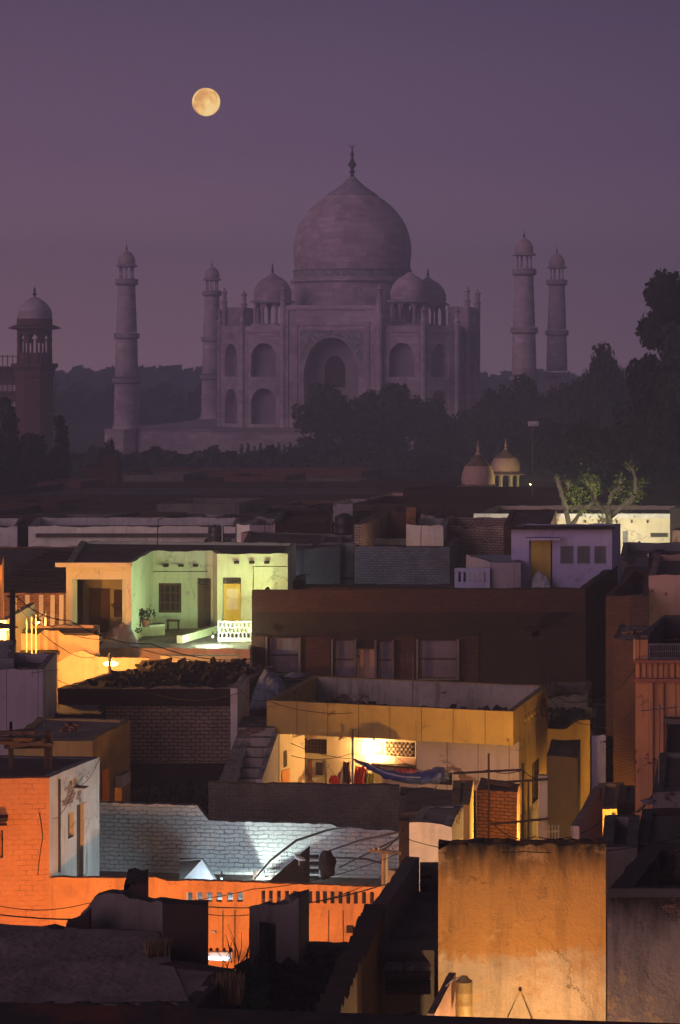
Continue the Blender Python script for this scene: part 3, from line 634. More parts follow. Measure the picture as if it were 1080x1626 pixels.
def tree_proto(seed, shape='round', leafm='leaf', n=7500, leaf=.024, asp=1.0):
    root = empty('tree', 'x', 'tree')
    rnd = random.Random(seed); b = LM()
    if shape == 'round':
        b.tube([(0, 0, -.02), (.01, 0, .2), (0, .01, .45), (.01, 0, .7)], [.03, .022, .015, .005], 7)
        for i in range(7):
            a = i*.9+seed; h = .22+.06*i; b.tube([(0, 0, h), (.12*cos(a), .12*sin(a), h+.13), (.27*cos(a), .27*sin(a), h+.22)], [.012, .008, .003], 5)
    else: b.tube([(0, 0, -.02), (0, 0, .9)], [.02, .004], 6)
    b.build('trunk', 'bark', root)
    crown_mesh(seed, n, leaf, shape, asp if shape == 'round' else 1.2).build('crown', leafm, root)
    return root
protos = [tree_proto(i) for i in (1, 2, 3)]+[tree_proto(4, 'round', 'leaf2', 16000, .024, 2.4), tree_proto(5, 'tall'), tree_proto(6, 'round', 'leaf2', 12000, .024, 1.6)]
used = [False]*6
def tree(k, px, row, wpx, d, label, group=None, cat='tree', rz=0, gz=0):
    if used[k]: o = copy_tree(protos[k])
    else: o = protos[k]; used[k] = True
    h = Zr(row, d)-gz; wd = wpx*d/F/(.92 if k != 4 else .3)
    o.location = (X(px, d), d, gz); o.rotation_euler = (0, 0, rz); o.scale = (wd, wd, h*1.0)
    o.scale.z *= 1.05; o['label'] = label; o['category'] = cat
    if group: o['group'] = group
    elif 'group' in o: del o['group']
G1 = 'round dark trees in front of the mausoleum'
tree(0, 517, 612, 138, 430, 'round dark tree hiding the left foot of the mausoleum portal', G1)
tree(1, 618, 602, 146, 425, 'broad domed dark tree in front of the right side of the portal', G1, rz=1)
tree(2, 566, 655, 80, 415, 'low dark tree filling the gap between the two round portal trees', G1, rz=2)
tree(0, 692, 634, 86, 440, 'small dark tree right of the two round portal trees', G1, rz=3)
tree(1, 744, 646, 90, 445, 'low hazy tree at the right corner of the mausoleum', G1, rz=4)
G2 = 'dusky trees under the right hand minarets'
tree(2, 826, 586, 112, 400, 'flat topped dark tree at the foot of the nearer right minaret', G2, rz=1)
tree(0, 778, 622, 84, 390, 'dark tree between the mausoleum corner and the nearer right minaret', G2, rz=5)
tree(1, 905, 596, 110, 380, 'wide dark tree at the foot of the rightmost minaret', G2, rz=2)
tree(0, 958, 552, 120, 330, 'dark tree with ragged peak right of the rightmost minaret', G2, rz=2.2)
tree(2, 1022, 568, 100, 330, 'dark tree with rounded top next to the giant tree', G2, rz=.6)
tree(1, 700, 672, 130, 370, 'wide low tree mass below the small portal tree', G2, rz=.8)
tree(2, 800, 655, 150, 340, 'bushy dark tree behind the thin lamp mast', G2, rz=3.8)
tree(0, 600, 684, 150, 380, 'wide dark bushy tree below the domed portal tree', G2, rz=4.4)
tree(1, 500, 690, 120, 390, 'low bushy tree right of the marble terrace wall', G2, rz=5.5)
tree(5, 885, 650, 170, 290, 'dark shrubby tree behind the twin pink pavilions to the right', G2, rz=1.5)
tree(2, 690, 705, 190, 320, 'low dark tree behind the twin pink pavilions to the left', G2, rz=2.5)
G3 = 'giant black trees at the right edge'
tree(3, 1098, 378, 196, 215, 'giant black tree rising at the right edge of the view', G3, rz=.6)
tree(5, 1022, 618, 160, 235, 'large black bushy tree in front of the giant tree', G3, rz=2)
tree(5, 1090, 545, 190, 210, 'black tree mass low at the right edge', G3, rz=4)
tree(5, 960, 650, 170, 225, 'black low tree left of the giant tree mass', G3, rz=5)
G4 = 'trees on the left by the sandstone tower'
tree(4, 12, 640, 60, 260, 'dark pointed conifer at the lower left of the sandstone tower', G4)
tree(5, 40, 672, 130, 250, 'dark green bushy tree at the foot of the sandstone tower', G4, rz=1)
tree(5, -20, 690, 150, 240, 'broad dark tree cut by the left edge below the guesthouse', G4, rz=3)
tree(1, 172, 690, 44, 262, 'small round topped dark tree behind the little brick gatehouse', G4, rz=2)
tree(4, 96, 668, 46, 255, 'slim dark conifer just in front of the tower shaft', G4, rz=2)
lab5 = ['first', 'second', 'third', 'fourth', 'fifth', 'sixth', 'seventh', 'eighth', 'ninth', 'tenth']
for i, px in enumerate((384, 394, 404, 414, 424, 433, 443, 452, 461, 470)):
    tree(4, px, 707+random.uniform(-4, 5), 9, 470, '%s small cypress from the left in the row before the terrace wall' % lab5[i], 'cypresses before the marble terrace', 'cypress', rz=i)
b = MB(); rnd = random.Random(5)
def woods(name, x0, x1, d0, d1, rowf, n, leaf, m='leaf'):
    b = MB()
    for _ in range(n):
        px = rnd.uniform(x0, x1); d = rnd.uniform(d0, d1); zt = Zr(rowf(px), d); z = zt*(1-rnd.random()**2.2*.98)+rnd.uniform(-.5, .3)
        c = Vector((X(px, d), d, z)); nn = Vector((rnd.gauss(0, 1), rnd.gauss(0, 1), rnd.gauss(0, 1)+.4)).normalized(); u = nn.orthogonal().normalized(); w_ = nn.cross(u); s_ = leaf*rnd.uniform(.6, 1.3)
        b.face([c-u*s_, c-w_*s_*.7, c+u*s_, c+w_*s_*.7])
    o = b.build(name, m); return tag(o, 'hazy far woodland', 'woods', None, 'stuff')
far = lambda px: 613+4*sin(px*.05)+3*sin(px*.13+1)+3*sin(px*.31)-12*math.exp(-((px-275)/40)**2)+(-8 if 120 < px < 190 else 0)
o = woods('distant_woods', -60, 1150, 1050, 1150, lambda px: far(px)-14, 9000, 3.4); o['label'] = 'pale distant woodland along the horizon behind the minarets'
o = woods('woods', -60, 1150, 740, 840, lambda px: far(px)+16+5*sin(px*.09), 12000, 2.2); o['label'] = 'dark hazy woodland behind the marble terrace'
o = woods('hedge', 60, 1100, 330, 480, lambda px: 722+5*sin(px*.07)+3*sin(px*.2), 9000, .9, 'leaf2'); o['label'] = 'dark hedges and shrubs of the garden below the marble terrace'
# forecourt of red sandstone: long low ranges
def rng(label, x0, x1, row, d, deep, m, roof='roofd', cat='building', r1=None):
    z = Zr(row, d); foot = [D2(x0, d), D2(x1, d+(0 if r1 is None else r1)), (X(x1, d)+deep*.25, d+deep), (X(x0, d)+deep*.25, d+deep)]
    return building('sandstone_range', label, cat, foot, z, m, roof, .6, .5, step=4)
rng('long dim sandstone range with pale parapet below the cypresses', 190, 575, 749, 262, 10, 'sand')
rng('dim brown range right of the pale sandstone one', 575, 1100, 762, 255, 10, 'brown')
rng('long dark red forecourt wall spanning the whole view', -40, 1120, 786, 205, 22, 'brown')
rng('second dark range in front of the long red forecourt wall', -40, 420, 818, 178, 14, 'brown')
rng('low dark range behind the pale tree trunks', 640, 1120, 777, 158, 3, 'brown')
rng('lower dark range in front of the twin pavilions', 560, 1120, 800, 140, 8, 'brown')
for i, (x0, x1, row, d, dp, m) in enumerate(((196, 292, 754, 240, 8, 'mold'), (296, 352, 762, 236, 6, 'brown'), (356, 452, 757, 232, 8, 'sand'), (456, 572, 764, 228, 6, 'mold'), (600, 700, 770, 222, 8, 'brown'), (60, 128, 766, 225, 7, 'sand'), (0, 90, 798, 190, 7, 'rbrick'), (250, 380, 800, 188, 8, 'mold'), (430, 560, 804, 184, 8, 'sand'), (150, 230, 826, 168, 6, 'rbrick'))):
    rng(('long low plastered annex under the cypress row, left', 'small brown annex next to the plastered one', 'low sandstone annex in the middle of the forecourt', 'low mouldy annex at the right of the forecourt', 'brown annex near the twin domes', 'sandstone annex left of the brick gatehouse', 'brick annex on the long wall at the left edge', 'plastered annex standing before the long dark forecourt wall', 'sandstone annex before the long forecourt wall, farther right', 'brick annex just behind the whitewashed range')[i], x0, x1, row, d, dp, m)
gh2 = building('gatehouse', 'small brown brick gatehouse with stepped roof under the round tree', 'building', [D2(133, 250), D2(186, 249), D2(192, 256), D2(139, 257)], Zr(742, 250), 'rbrick', par=.3)
b = MB(); b.box(X(160, 250), X(184, 250), 250.4, 254, Zr(744, 250), Zr(724, 250)); b.build('turret', 'rbrick', gh2)
# twin pavilions with ribbed domes
def pavilion(px, rowb, rowt, wpx, d, label):
    cx, s_ = X(px, d), d/F; z0 = Zr(rowb, d); R = wpx/2*s_; H = (rowb-rowt)*s_
    root = empty('domed_pavilion', label, 'pavilion', (cx, d, z0-1.6), 0, 'twin pink domed pavilions')
    b = MB(); b.lathe([(R*1.0, z0), (R*1.05, z0+H*.2), (R*1.0, z0+H*.4), (R*.82, z0+H*.62), (R*.46, z0+H*.82), (R*.18, z0+H*.96), (R*.07, z0+H*1.06), (0, z0+H*1.1)], 24, (cx, d)); b.build('dome', 'pink', root, smooth=True)
    b = MB(); b.lathe([(R*.12, z0+H*.98), (R*.05, z0+H*1.08), (R*.12, z0+H*1.14), (R*.05, z0+H*1.22), (.02, z0+H*1.42)], 8, (cx, d)); b.build('finial', 'pink', root)
    b = MB(); b.lathe([(R*1.0, z0), (R*1.45, z0-.16), (R*1.42, z0-.10), (R*1.02, z0+.14)], 8, (cx, d), 1); b.build('eave', 'pink', root)
    for k in range(8):
        a = 2*pi*(k+.5)/8; b = MB(); b.lathe([(.13, z0-1.6), (.09, z0-1.3), (.09, z0-.5), (.16, z0-.1)], 6, (cx+R*.92*cos(a), d+R*.92*sin(a))); b.build('pillar', 'cream', root)
    b = MB(); b.lathe([(R*1.2, 6), (R*1.2, z0-1.6), (0, z0-1.6)], 8, (cx, d), 1); b.build('base', 'redp', root)
pavilion(759, 771, 720, 50, 165, 'nearer left one of two pink ribbed domes lit from the right')
pavilion(803, 750, 713, 45, 172, 'rear right one of two pink ribbed domes, with lit pillars')
lampthing('floodlight', 'small greenish floodlight on a roof right of the twin domes', PT(842, 770, 166), (1, .85, .30), 420, None, .12, e=0.5, size=.05, arm=(0, .3, 0))
ms = empty('lamp_mast', 'tall thin mast with small lamp box right of the twin domes', 'mast', (X(845, 150), 150, 0))
b = MB(); b.tube([(X(844, 150), 150, 0), (X(846, 150), 150, Zr(672, 150))], .05, 6); b.build('pole', 'metal', ms)
b = MB(); b.box(X(839, 150), X(855, 150), 149.9, 150.3, Zr(677, 150), Zr(669, 150)); b.box(X(841, 150), X(850, 150), 149.8, 149.9, Zr(676, 150), Zr(671, 150)); b.build('lamp_head', 'clothw', ms)
# ------------------------------------------------------------------ the old town, farther rows
def heap(name, label, cat, foot, z, amp, m='rubble', n=22, seed=1, parent=None, chunks=30, base=.02, soft=False):
    n = int(n*2.4)
    """uneven layer of debris on a four-cornered roof (corners front-left, front-right, back-right, back-left)"""
    from mathutils import noise as NZ
    A, B, C, D = [Vector((*p, 0)) for p in foot]; b = MB(); rnd = random.Random(seed); g = []
    for i in range(n+1):
        r = []
        for j in range(n+1):
            u, v = i/n, j/n; p = A.lerp(B, u).lerp(D.lerp(C, u), v)
            e = min(1, 6*min(u, 1-u, v, 1-v)); h = .2+.5*NZ.noise(p*.7+Vector((seed*7, 0, 0)))+.55*abs(NZ.noise(p*1.9+Vector((0, seed, 0))))+.4*abs(NZ.noise(p*5.1))+.22*NZ.noise(p*11)
            if soft: h = max(.05, .75+.5*NZ.noise(p*1.3+Vector((seed*7, 0, 0)))+.25*abs(NZ.noise(p*4))); e = math.sin(pi*u)**.5*math.sin(pi*v)**.5 if 0 < u < 1 and 0 < v < 1 else 0
            r.append((p.x, p.y, z+base+amp*h*e))
        g.append(r)
    for i in range(n):
        for j in range(n): b.face([g[i][j], g[i+1][j], g[i+1][j+1], g[i][j+1]])
    b.prism(foot, z-.05, z+base*.5)
    for _ in range(chunks):
        u, v = rnd.uniform(.05, .95), rnd.uniform(.05, .95); p = A.lerp(B, u).lerp(D.lerp(C, u), v); s_ = rnd.uniform(.04, .11)
        a = Vector((rnd.gauss(0, 1), rnd.gauss(0, 1), rnd.gauss(0, .4))).normalized(); c = a.orthogonal().normalized()
        b.obox((p.x, p.y, z+amp*.4+s_*.3), a*s_*1.6, c*s_, a.cross(c)*s_*.5)
    o = b.build(name, m, parent, smooth=soft)
    return tag(o, label, cat) if parent is None else o
def lattice(root, name, m, A, B, rect, deep, nx, nz, th=.03, bar=.035, frame=.05):
    """grille of uprights and rails inside the given opening"""
    (t0, t1, za, zb), = ph(A, B, rect); A2, B2 = Vector(A), Vector(B); d = B2-A2; n = Vector((-d.y, d.x)).normalized(); Lw = d.length; u = d.normalized(); b = MB()
    def bx(ta, tb, z0, z1):
        a = A2+u*ta+n*deep; c = A2+u*tb+n*deep; b.prism([tuple(a), tuple(c), tuple(c+n*th), tuple(a+n*th)], z0, z1)
    a0, a1 = t0*Lw, t1*Lw
    bx(a0, a1, za, za+frame); bx(a0, a1, zb-frame, zb); bx(a0, a0+frame, za+frame, zb-frame); bx(a1-frame, a1, za+frame, zb-frame)
    for i in range(1, nx): x = a0+(a1-a0)*i/nx; bx(x-bar/2, x+bar/2, za+frame, zb-frame)
    A2 = A2+n*.004
    for j in range(1, nz): z = za+(zb-za)*j/nz; bx(a0+frame, a1-frame, z-bar/2, z+bar/2)
    return b.build(name, m, root)
def cyl(name, label, cat, px, row0, row1, d, wpx, m, n=20, group=None):
    r = wpx/2*d/F; z0, z1 = Zr(row1, d), Zr(row0, d); b = MB(); h = z1-z0
    b.lathe([(r, z0), (r, z0+h*.3), (r*1.03, z0+h*.32), (r, z0+h*.34), (r, z0+h*.6), (r*1.03, z0+h*.62), (r, z0+h*.64), (r, z1-h*.12), (r*.45, z1-h*.03), (r*.4, z1), (0, z1)], n, (X(px, d), d))
    return tag(b.build(name, m, smooth=True), label, cat, group)
BD = 'building'
# far cream house and its neighbours on the right
fA, fB = D2(757, 128), D2(1066, 128)
fh = building('cream_house', 'long cream house glowing behind the two pollarded trees', BD, [fA, fB, D2(1080, 136), D2(790, 136)], Zr(817, 128), 'cream', par=.25,
    holes={0: ph(fA, fB, (1033, 1062, 846, 853), (989, 998, 843, 872))})
panel('window', 'glass', fh, fA, fB, (1033, 1062, 846, 853), .1); lattice(fh, 'grille', 'dmetal', fA, fB, (1033, 1062, 846, 853), .02, 8, 2)
panel('screen_panel', 'grey', fh, fA, fB, (989, 998, 843, 872), .08)
for px in (929, 951, 979, 1003, 1028): panel('vent_pipe', 'dmetal', fh, fA, fB, (px-1.3, px+1.3, 826, 830), -.2, .2)
panel('fascia', 'white', fh, fA, fB, (752, 1068, 815, 822), -.35, .35)
building('brick_ruin', 'ruined grey brick parapets left of the far cream house', BD, [D2(702, 116), D2(806, 114), D2(826, 121), D2(715, 122)], Zr(836, 115), 'lbrick', par=.5, topf={0: rag(.16, 1, 3), 1: rag(.1), 3: rag(.2)}, step=.2)
building('brick_ruin', 'dark brick shed with flat roof just left of the pollarded trees', BD, [D2(800, 110), D2(874, 110), D2(884, 121), D2(812, 121)], Zr(833, 110), 'rbrick', par=.1, topf={0: rag(.06, 1, 5)}, step=.2)
building('plain_house', 'dark low house with plain walls right of the lilac roof room', BD, [D2(985, 104), D2(1110, 103), D2(1120, 112), D2(990, 112)], Zr(884, 104), 'grey', par=.4)
wall('wall', 'dark end wall at the right of the far cream house', D2(1064, 118), D2(1110, 116), 4, Zr(806, 118), 'dgrey', .5, topf=rag(.05))
# left: white parapet range and large dark roof
wA, wB = D2(45, 142), D2(374, 142)
wr = building('whitewashed_range', 'long low whitewashed range with peeling parapet behind the dark roof', BD, [wA, wB, D2(380, 150), D2(60, 150)], Zr(836, 142), 'white', par=.5, topf={0: rag(.07, .7, 2)}, step=.4)
panel('ledge', 'roofd', wr, wA, wB, (58, 374, 847, 853), -.3, .3)
building('whitewashed_range', 'short whitewashed parapet with ragged top at the left edge', BD, [D2(-30, 144), D2(27, 144), D2(35, 152), D2(-20, 152)], Zr(837, 144), 'white', par=.5, topf={0: rag(.1, 1.4, 8)}, step=.3)
building('dark_shed', 'small dark shed between the two whitewashed parapets', BD, [D2(26, 146), D2(46, 146), D2(50, 150), D2(30, 150)], Zr(832, 146), 'brown')
cyl('water_tank', 'black ribbed water tank standing on the whitewashed range', 'water tank', 343, 833, 861, 138, 25, 'tank')
b = MB(); b.tube([(X(353, 137), 137, Zr(866, 137)), (X(353, 137), 137, Zr(827, 137)), (X(345, 137), 137, Zr(827, 137)), (X(345, 137), 137, Zr(835, 137))], .035, 6); tag(b.build('water_pipe', 'plate'), 'pale bent pipe beside the black ribbed tank', 'pipe')
st = building('tank_platform', 'low platform carrying the black ribbed tank', 'platform', [D2(322, 136.6), D2(366, 136.6), D2(368, 141), D2(326, 141)], Zr(861, 138), 'grey', par=0)
lA, lB = D2(-30, 97), D2(106, 97)
lr = building('lane_house', 'large dark flat roof over a brick front glowing beside the lane', BD, [lA, lB, D2(190, 121), D2(-40, 121)], Zr(942, 97), 'obrick', par=.08)
for i, px in enumerate((24, 44, 66, 84, 98)): panel('pilaster', 'cream', lr, lA, lB, (px-3.5, px+3.5, 944, 1010), -.12, .1)
for i in range(14):
    z = Zr(942, 97)-.06; b = MB(); y = 97.6+i*1.6; b.prism([(X(-30, 97), y), (X(106+i*5.2, 97)-.3, y), (X(106+i*5.2, 97)-.3, y+.12), (X(-30, 97), y+.12)], z, z+.07); b.build('roof_batten', 'dark', lr)
b = MB(); q = PT(139, 878, 113); b.tube([(q.x, q.y, Zr(889, 113)), tuple(q)], .10, 8); b.tube([(q.x, q.y, q.z), (q.x, q.y, q.z+.25)], .18, 8); tag(b.build('chimney_pipe', 'obrick'), 'stubby lit vent pipe on the dark roof above the green house', 'vent pipe')
# ------------------------------------------------------------------ pale green house with its terrace
gf = [D2(105, 90.3), D2(209, 90.3), D2(243, 95.6), D2(338, 95.6), D2(345, 94.3), D2(457, 94.3), D2(470, 100), D2(128, 101)]
gz = Zr(877, 95)
Wd = [(115, 200, 920, 1010)]; Bd = [(313, 335, 918, 998), (252, 288, 926, 973)]; Rd = [(353, 383, 917, 987)]
ghs = building('green_house', 'pale green flat roofed house whose left wing glows orange', BD, gf, gz, 'green', par=.12,
    holes={0: ph(gf[0], gf[1], *Wd), 2: ph(gf[2], gf[3], *Bd), 4: ph(gf[4], gf[5], *Rd)})
panel('fascia', 'cream', ghs, gf[0], gf[1], (90, 211, 892, 899), -.45, .45)
panel('orange_front', 'cream', ghs, gf[0], gf[1], (105.2, 208.5, 899.5, 919), -.012, .012); panel('orange_front', 'cream', ghs, gf[0], gf[1], (105.2, 114.5, 920, 1020), -.012, .012); panel('orange_front', 'cream', ghs, gf[0], gf[1], (200.5, 208.5, 920, 1020), -.012, .012)
d_ = panel('door', 'doorb', ghs, gf[2], gf[3], (314, 334, 930, 998), .1); lattice(d_, 'transom', 'dmetal', gf[2], gf[3], (314, 334, 919, 929), .05, 7, 2, bar=.03)
d_ = panel('door', 'doory', ghs, gf[4], gf[5], (354, 382, 927, 987), .1); lattice(d_, 'transom', 'dmetal', gf[4], gf[5], (354, 382, 917, 927), .05, 9, 2, bar=.03)
panel('door_panel', 'cream', d_, gf[4], gf[5], (360, 378, 935, 968), .085, .015)
w_ = panel('window', 'glass', ghs, gf[2], gf[3], (253, 287, 926, 972), .15); lattice(w_, 'frame', 'doorb', gf[2], gf[3], (252, 288, 926, 973), .05, 4, 3, bar=.05, frame=.1)
for px in (264, 288, 311): panel('rain_spout', 'dark', ghs, gf[2], gf[3], (px-4, px+4, 896, 899), -.35, .35)
for px in (376, 400, 424): panel('rain_spout', 'dark', ghs, gf[4], gf[5], (px-4, px+4, 891, 894), -.35, .35)
panel('conduit', 'dmetal', ghs, gf[2], gf[3], (242.6, 330, 907, 908), -.03, .03); panel('conduit', 'dmetal', ghs, gf[4], gf[5], (402, 456, 899, 900), -.03, .03); panel('conduit', 'dmetal', ghs, gf[4], gf[5], (402, 403, 900, 935), -.03, .03)
panel('meter_box', 'plate', ghs, gf[2], gf[3], (296, 301, 939, 944), -.1, .1)
# inside of the wing
ib = MB(); a = Vector(gf[0]); ib.box(a.x+.3, a.x+2.4, 93.5, 93.7, 10.4, gz-.3); ib.build('inner_wall', 'cream', ghs)
for r_ in ((142, 174, 935, 1004), (181, 196, 937, 980)): panel('inner_door', 'doorb', ghs, (a.x, 93.4), (a.x+3, 93.4), r_, -.02, .06)
b = MB(); b.box(X(150, 91), X(166, 91), 91.0, 91.15, Zr(1010, 91), Zr(920, 91)); 
T1 = building('terrace_block', 'broad terrace with pinkish front wall below the pale green house', 'terrace', [D2(158, 89.3), D2(397, 88.6), D2(405, 94.2), D2(338, 95.4), D2(243, 95.4), D2(212, 90.2), D2(160, 90.2)], 10.6, 'pink', 'roof', par=0)
tA, tB = D2(346, 91), D2(399, 91)
rl = wall('balustrade', 'white lattice balustrade at the right end of the green house terrace', tA, tB, 10.58, Zr(986, 91), 'white', .07, cat='balustrade', jit=0,
    holes=[q for q in ph(tA, tB, *[(348+i*6.4+(2 if j % 2 else 0), 352+i*6.4+(2 if j % 2 else 0), 989+j*8.4, 995.6+j*8.4) for i in range(8) for j in range(3) if 352+i*6.4+(2 if j % 2 else 0) < 398])])
wall('low_wall', 'low green kerb wall in the middle of the terrace', D2(205, 92.5), D2(262, 93.2), 10.6, 10.6+.45, 'green', .5, cat='low wall')
wall('low_wall', 'slanting low pale kerb beside the lattice balustrade', D2(290, 90.5), D2(344, 93.8), 10.6, 10.6+.3, 'green', .25, cat='low wall')
tb = empty('bench', 'small dark bench under the window of the green house', 'bench', (*D2(275, 94.6), 10.6))
b = MB(); c = D2(275, 94.6); b.box(c[0]-.28, c[0]+.28, c[1]-.15, c[1]+.15, 11.0, 11.06); b.build('seat', 'wood', tb)
for sx_ in (-1, 1):
    b = MB(); b.box(c[0]+sx_*.22-.03, c[0]+sx_*.22+.03, c[1]-.12, c[1]+.12, 10.6, 11.0); b.build('leg', 'wood', tb)
heap('sack_heap', 'rounded heap of cloth covered sacks on the green house terrace', 'sacks', [D2(152, 88.9), D2(222, 89.4), D2(214, 90.1), D2(160, 90.1)], 10.6, .85, 'pan', 16, 5, chunks=0, soft=True)
for i, (px, dd) in enumerate(((209, 91.5), (231, 92.3))):
    pt = empty('potted_plant', ('dark leafy plant in a pot %s the low green kerb wall' % ('left of', 'on top of')[i]), 'plant', (*D2(px, dd), 10.6+(.45 if i else 0)))
    z = pt.location.z; c = D2(px, dd); b = MB(); b.lathe([(.12, z), (.18, z+.28), (.2, z+.3), (0, z+.26)], 12, c); b.build('pot', 'redp', pt)
    rnd = random.Random(i); b = MB()
    for _ in range(160):
        v = Vector((rnd.gauss(0, .22), rnd.gauss(0, .2), z+.5+rnd.gauss(0, .12))); nn = Vector((rnd.gauss(0, 1), rnd.gauss(0, 1), rnd.gauss(0, 1))).normalized(); u = nn.orthogonal().normalized()
        v2 = Vector((c[0], c[1], 0))+v; b.face([v2-u*.07, v2+nn.cross(u)*.04, v2+u*.07, v2-nn.cross(u)*.04])
    b.build('foliage', 'leaf', pt)
# orange lit lane house in front of the terrace, left
oA, oB = D2(27, 87), D2(157, 87)
oh = building('lane_house', 'low orange lit wall with a shed roof, right of the bright lane lamp', BD, [oA, oB, D2(158, 89), D2(40, 89)], Zr(1007, 86), 'pink', par=.1, topf={0: prof([(27, 1004), (60, 1008), (61, 1001), (100, 1001), (101, 1008), (157, 1009)], oA, oB, Zr(1007, 86))}, step=.25)
panel('ledge', 'dark', oh, oA, oB, (27, 92, 1032, 1036), -.3, .3)
for px in (38, 49): panel('shutter', 'white', oh, oA, oB, (px-2, px+2, 1037, 1060), -.08, .08)
gA, gB = D2(92, 86.0), D2(236, 86.0)
wall('gable_wall', 'cream gabled garden wall washed by the near lane lamp', gA, gB, 6, Zr(1042, 86), 'pink', .2, topf=prof([(92, 1052), (127, 1031), (154, 1044), (236, 1045)], gA, gB, Zr(1042, 86)))
wall('kerb_wall', 'narrow lit parapet strip above the rubble covered roof', D2(255, 86.6), D2(378, 86.6), 6, Zr(1041.5, 86.6), 'cream', .4)
# left edge house and stair
eh = building('corner_house', 'orange lit house corner at the left edge beside the lamp', BD, [D2(-40, 88), D2(3, 88), D2(6, 92), D2(-40, 92)], Zr(897, 88), 'orange', par=.2)
wall('stair_wall', 'slanting white stair wall just right of the left lane lamp', D2(10, 84), D2(56, 90), 4, Zr(985, 84), 'cream', .25, topf=prof([(10, 985), (56, 958)], D2(10, 84), D2(56, 90), Zr(985, 84)))
for i, px in enumerate((33, 41, 48)):
    b = MB(); b.box(X(px-1, 83.6), X(px+.8, 83.6), 85.2, 85.3, 6, Zr(984-i*4, 85.2)); tag(b.build('post', 'cream'), '%s white stair post right of the lane lamp' % ('first', 'second', 'third')[i], 'post', 'stair posts by the lane lamp')
wp = empty('utility_pole', 'dark wooden pole standing beside the bright lamp at the left edge', 'pole', (*D2(21, 79), 0))
b = MB(); b.tube([(X(21, 79), 79, 0), (X(20, 79), 79, Zr(937, 79))], [.13, .10], 8); b.build('shaft', 'dark', wp)
b = MB(); b.box(X(12, 79), X(30, 79), 78.85, 78.9, Zr(948, 79), Zr(945, 79)); b.build('crossarm', 'dark', wp)
building('low_shed', 'bluish low shed roof at the left edge under the lane lamp', BD, [D2(-40, 77), D2(22, 77), D2(24, 80), D2(-40, 80)], Zr(1048, 77), 'grey', 'tin', par=0)
# ------------------------------------------------------------------ middle distance roofs
building('brick_house', 'house with white lit brick side wall right of the green house', BD, [D2(395, 103.8), D2(457, 103.8), D2(506, 109.8), D2(440, 110)], 13.0, 'gbrick', par=.3, topf={1: rag(.07)}, step=.25)
q = [D2(507, 110.2), D2(562, 110.2), D2(568, 115), D2(512, 115)]
e2 = building('plaster_house', 'grey plastered cube house between two brick walls', BD, q, Zr(862, 110.2), 'grey', par=.4, topf={0: rag(.04)})
panel('ledge', 'dgrey', e2, q[0], q[1], (507, 562, 917, 920), -.15, .15)
building('brick_house', 'wide dim grey brick wall house above the big dark block', BD, [D2(564, 108), D2(714, 107.4), D2(728, 113), D2(572, 113)], Zr(868, 108), 'gbrick', par=.3, topf={0: rag(.04)}, step=.3)
tri = building('brick_house', 'small house with pink lit brick side wall rising to the right', BD, [D2(563, 109.1), D2(574, 109.1), D2(621, 117.6), D2(600, 117.6)], 14.0, 'lbrick', par=.2)
rb = building('brick_house', 'dark red brick block beside the pink lit brick wall', BD, [D2(622, 116), D2(662, 114), D2(668, 119), D2(628, 119)], Zr(812, 116), 'rbrick', par=.1)
b = MB(); b.box(X(646, 113), X(660, 113), 113, 114, 8, Zr(806, 113)); tag(b.build('chimney', 'obrick'), 'square brick chimney left of the pale pink parapet', 'chimney')
building('pink_house', 'pale pink low parapet right of the square brick chimney', BD, [D2(645, 112), D2(704, 112), D2(712, 117), D2(660, 117)], Zr(834, 112), 'white', par=.5, topf={0: rag(.05, 1, 4)}, step=.3)
building('pink_house', 'dim mauve little house left of the cream boxed parapet', BD, [D2(397, 122), D2(436, 122), D2(444, 127), D2(410, 127)], Zr(834, 122), 'lilac', par=.3)
building('pink_house', 'brownish parapet outlined by a thin lit edge', BD, [D2(435, 118), D2(522, 118), D2(530, 128), D2(450, 128)], Zr(831, 118), 'brown', par=.3)
b = MB(); b.box(X(435, 117.8), X(436.6, 117.8), 117.85, 117.95, Zr(853, 118), Zr(831, 118)); b.box(X(436.7, 117.8), X(465, 117.8), 117.85, 117.95, Zr(853.4, 118), Zr(852, 118)); tag(b.build('pipe', 'cream'), 'thin pale strip standing in for the lit edge of the brownish parapet', 'pipe')  # no pipe: pale strips paint the lit edge of the parapet
building('old_house', 'flat dark roof in front of the brownish parapet', BD, [D2(376, 104), D2(540, 108.5), D2(545, 116), D2(395, 118)], Zr(872, 104)-.25, 'grey', 'roofd', par=.05)
cyl('water_tank', 'tall dark blue water tank behind the grey cube house', 'water tank', 547, 815, 860, 116, 31, 'tank')
cyl('water_tank', 'black water tank on the plain dark house at the right', 'water tank', 1047, 872, 908, 100, 35, 'tank')
building('old_house', 'low brown tower stub above the far row of roofs', BD, [D2(415, 150), D2(470, 150), D2(476, 158), D2(425, 158)], Zr(818, 150), 'brown')
building('old_house', 'dim flat house behind the tall dark blue tank', BD, [D2(560, 140), D2(640, 140), D2(648, 150), D2(570, 150)], Zr(812, 140), 'lilac', par=.2)
building('old_house', 'dim flat house far behind the pale pink parapet', BD, [D2(690, 150), D2(760, 150), D2(768, 158), D2(700, 158)], Zr(822, 150), 'brown', par=.2)
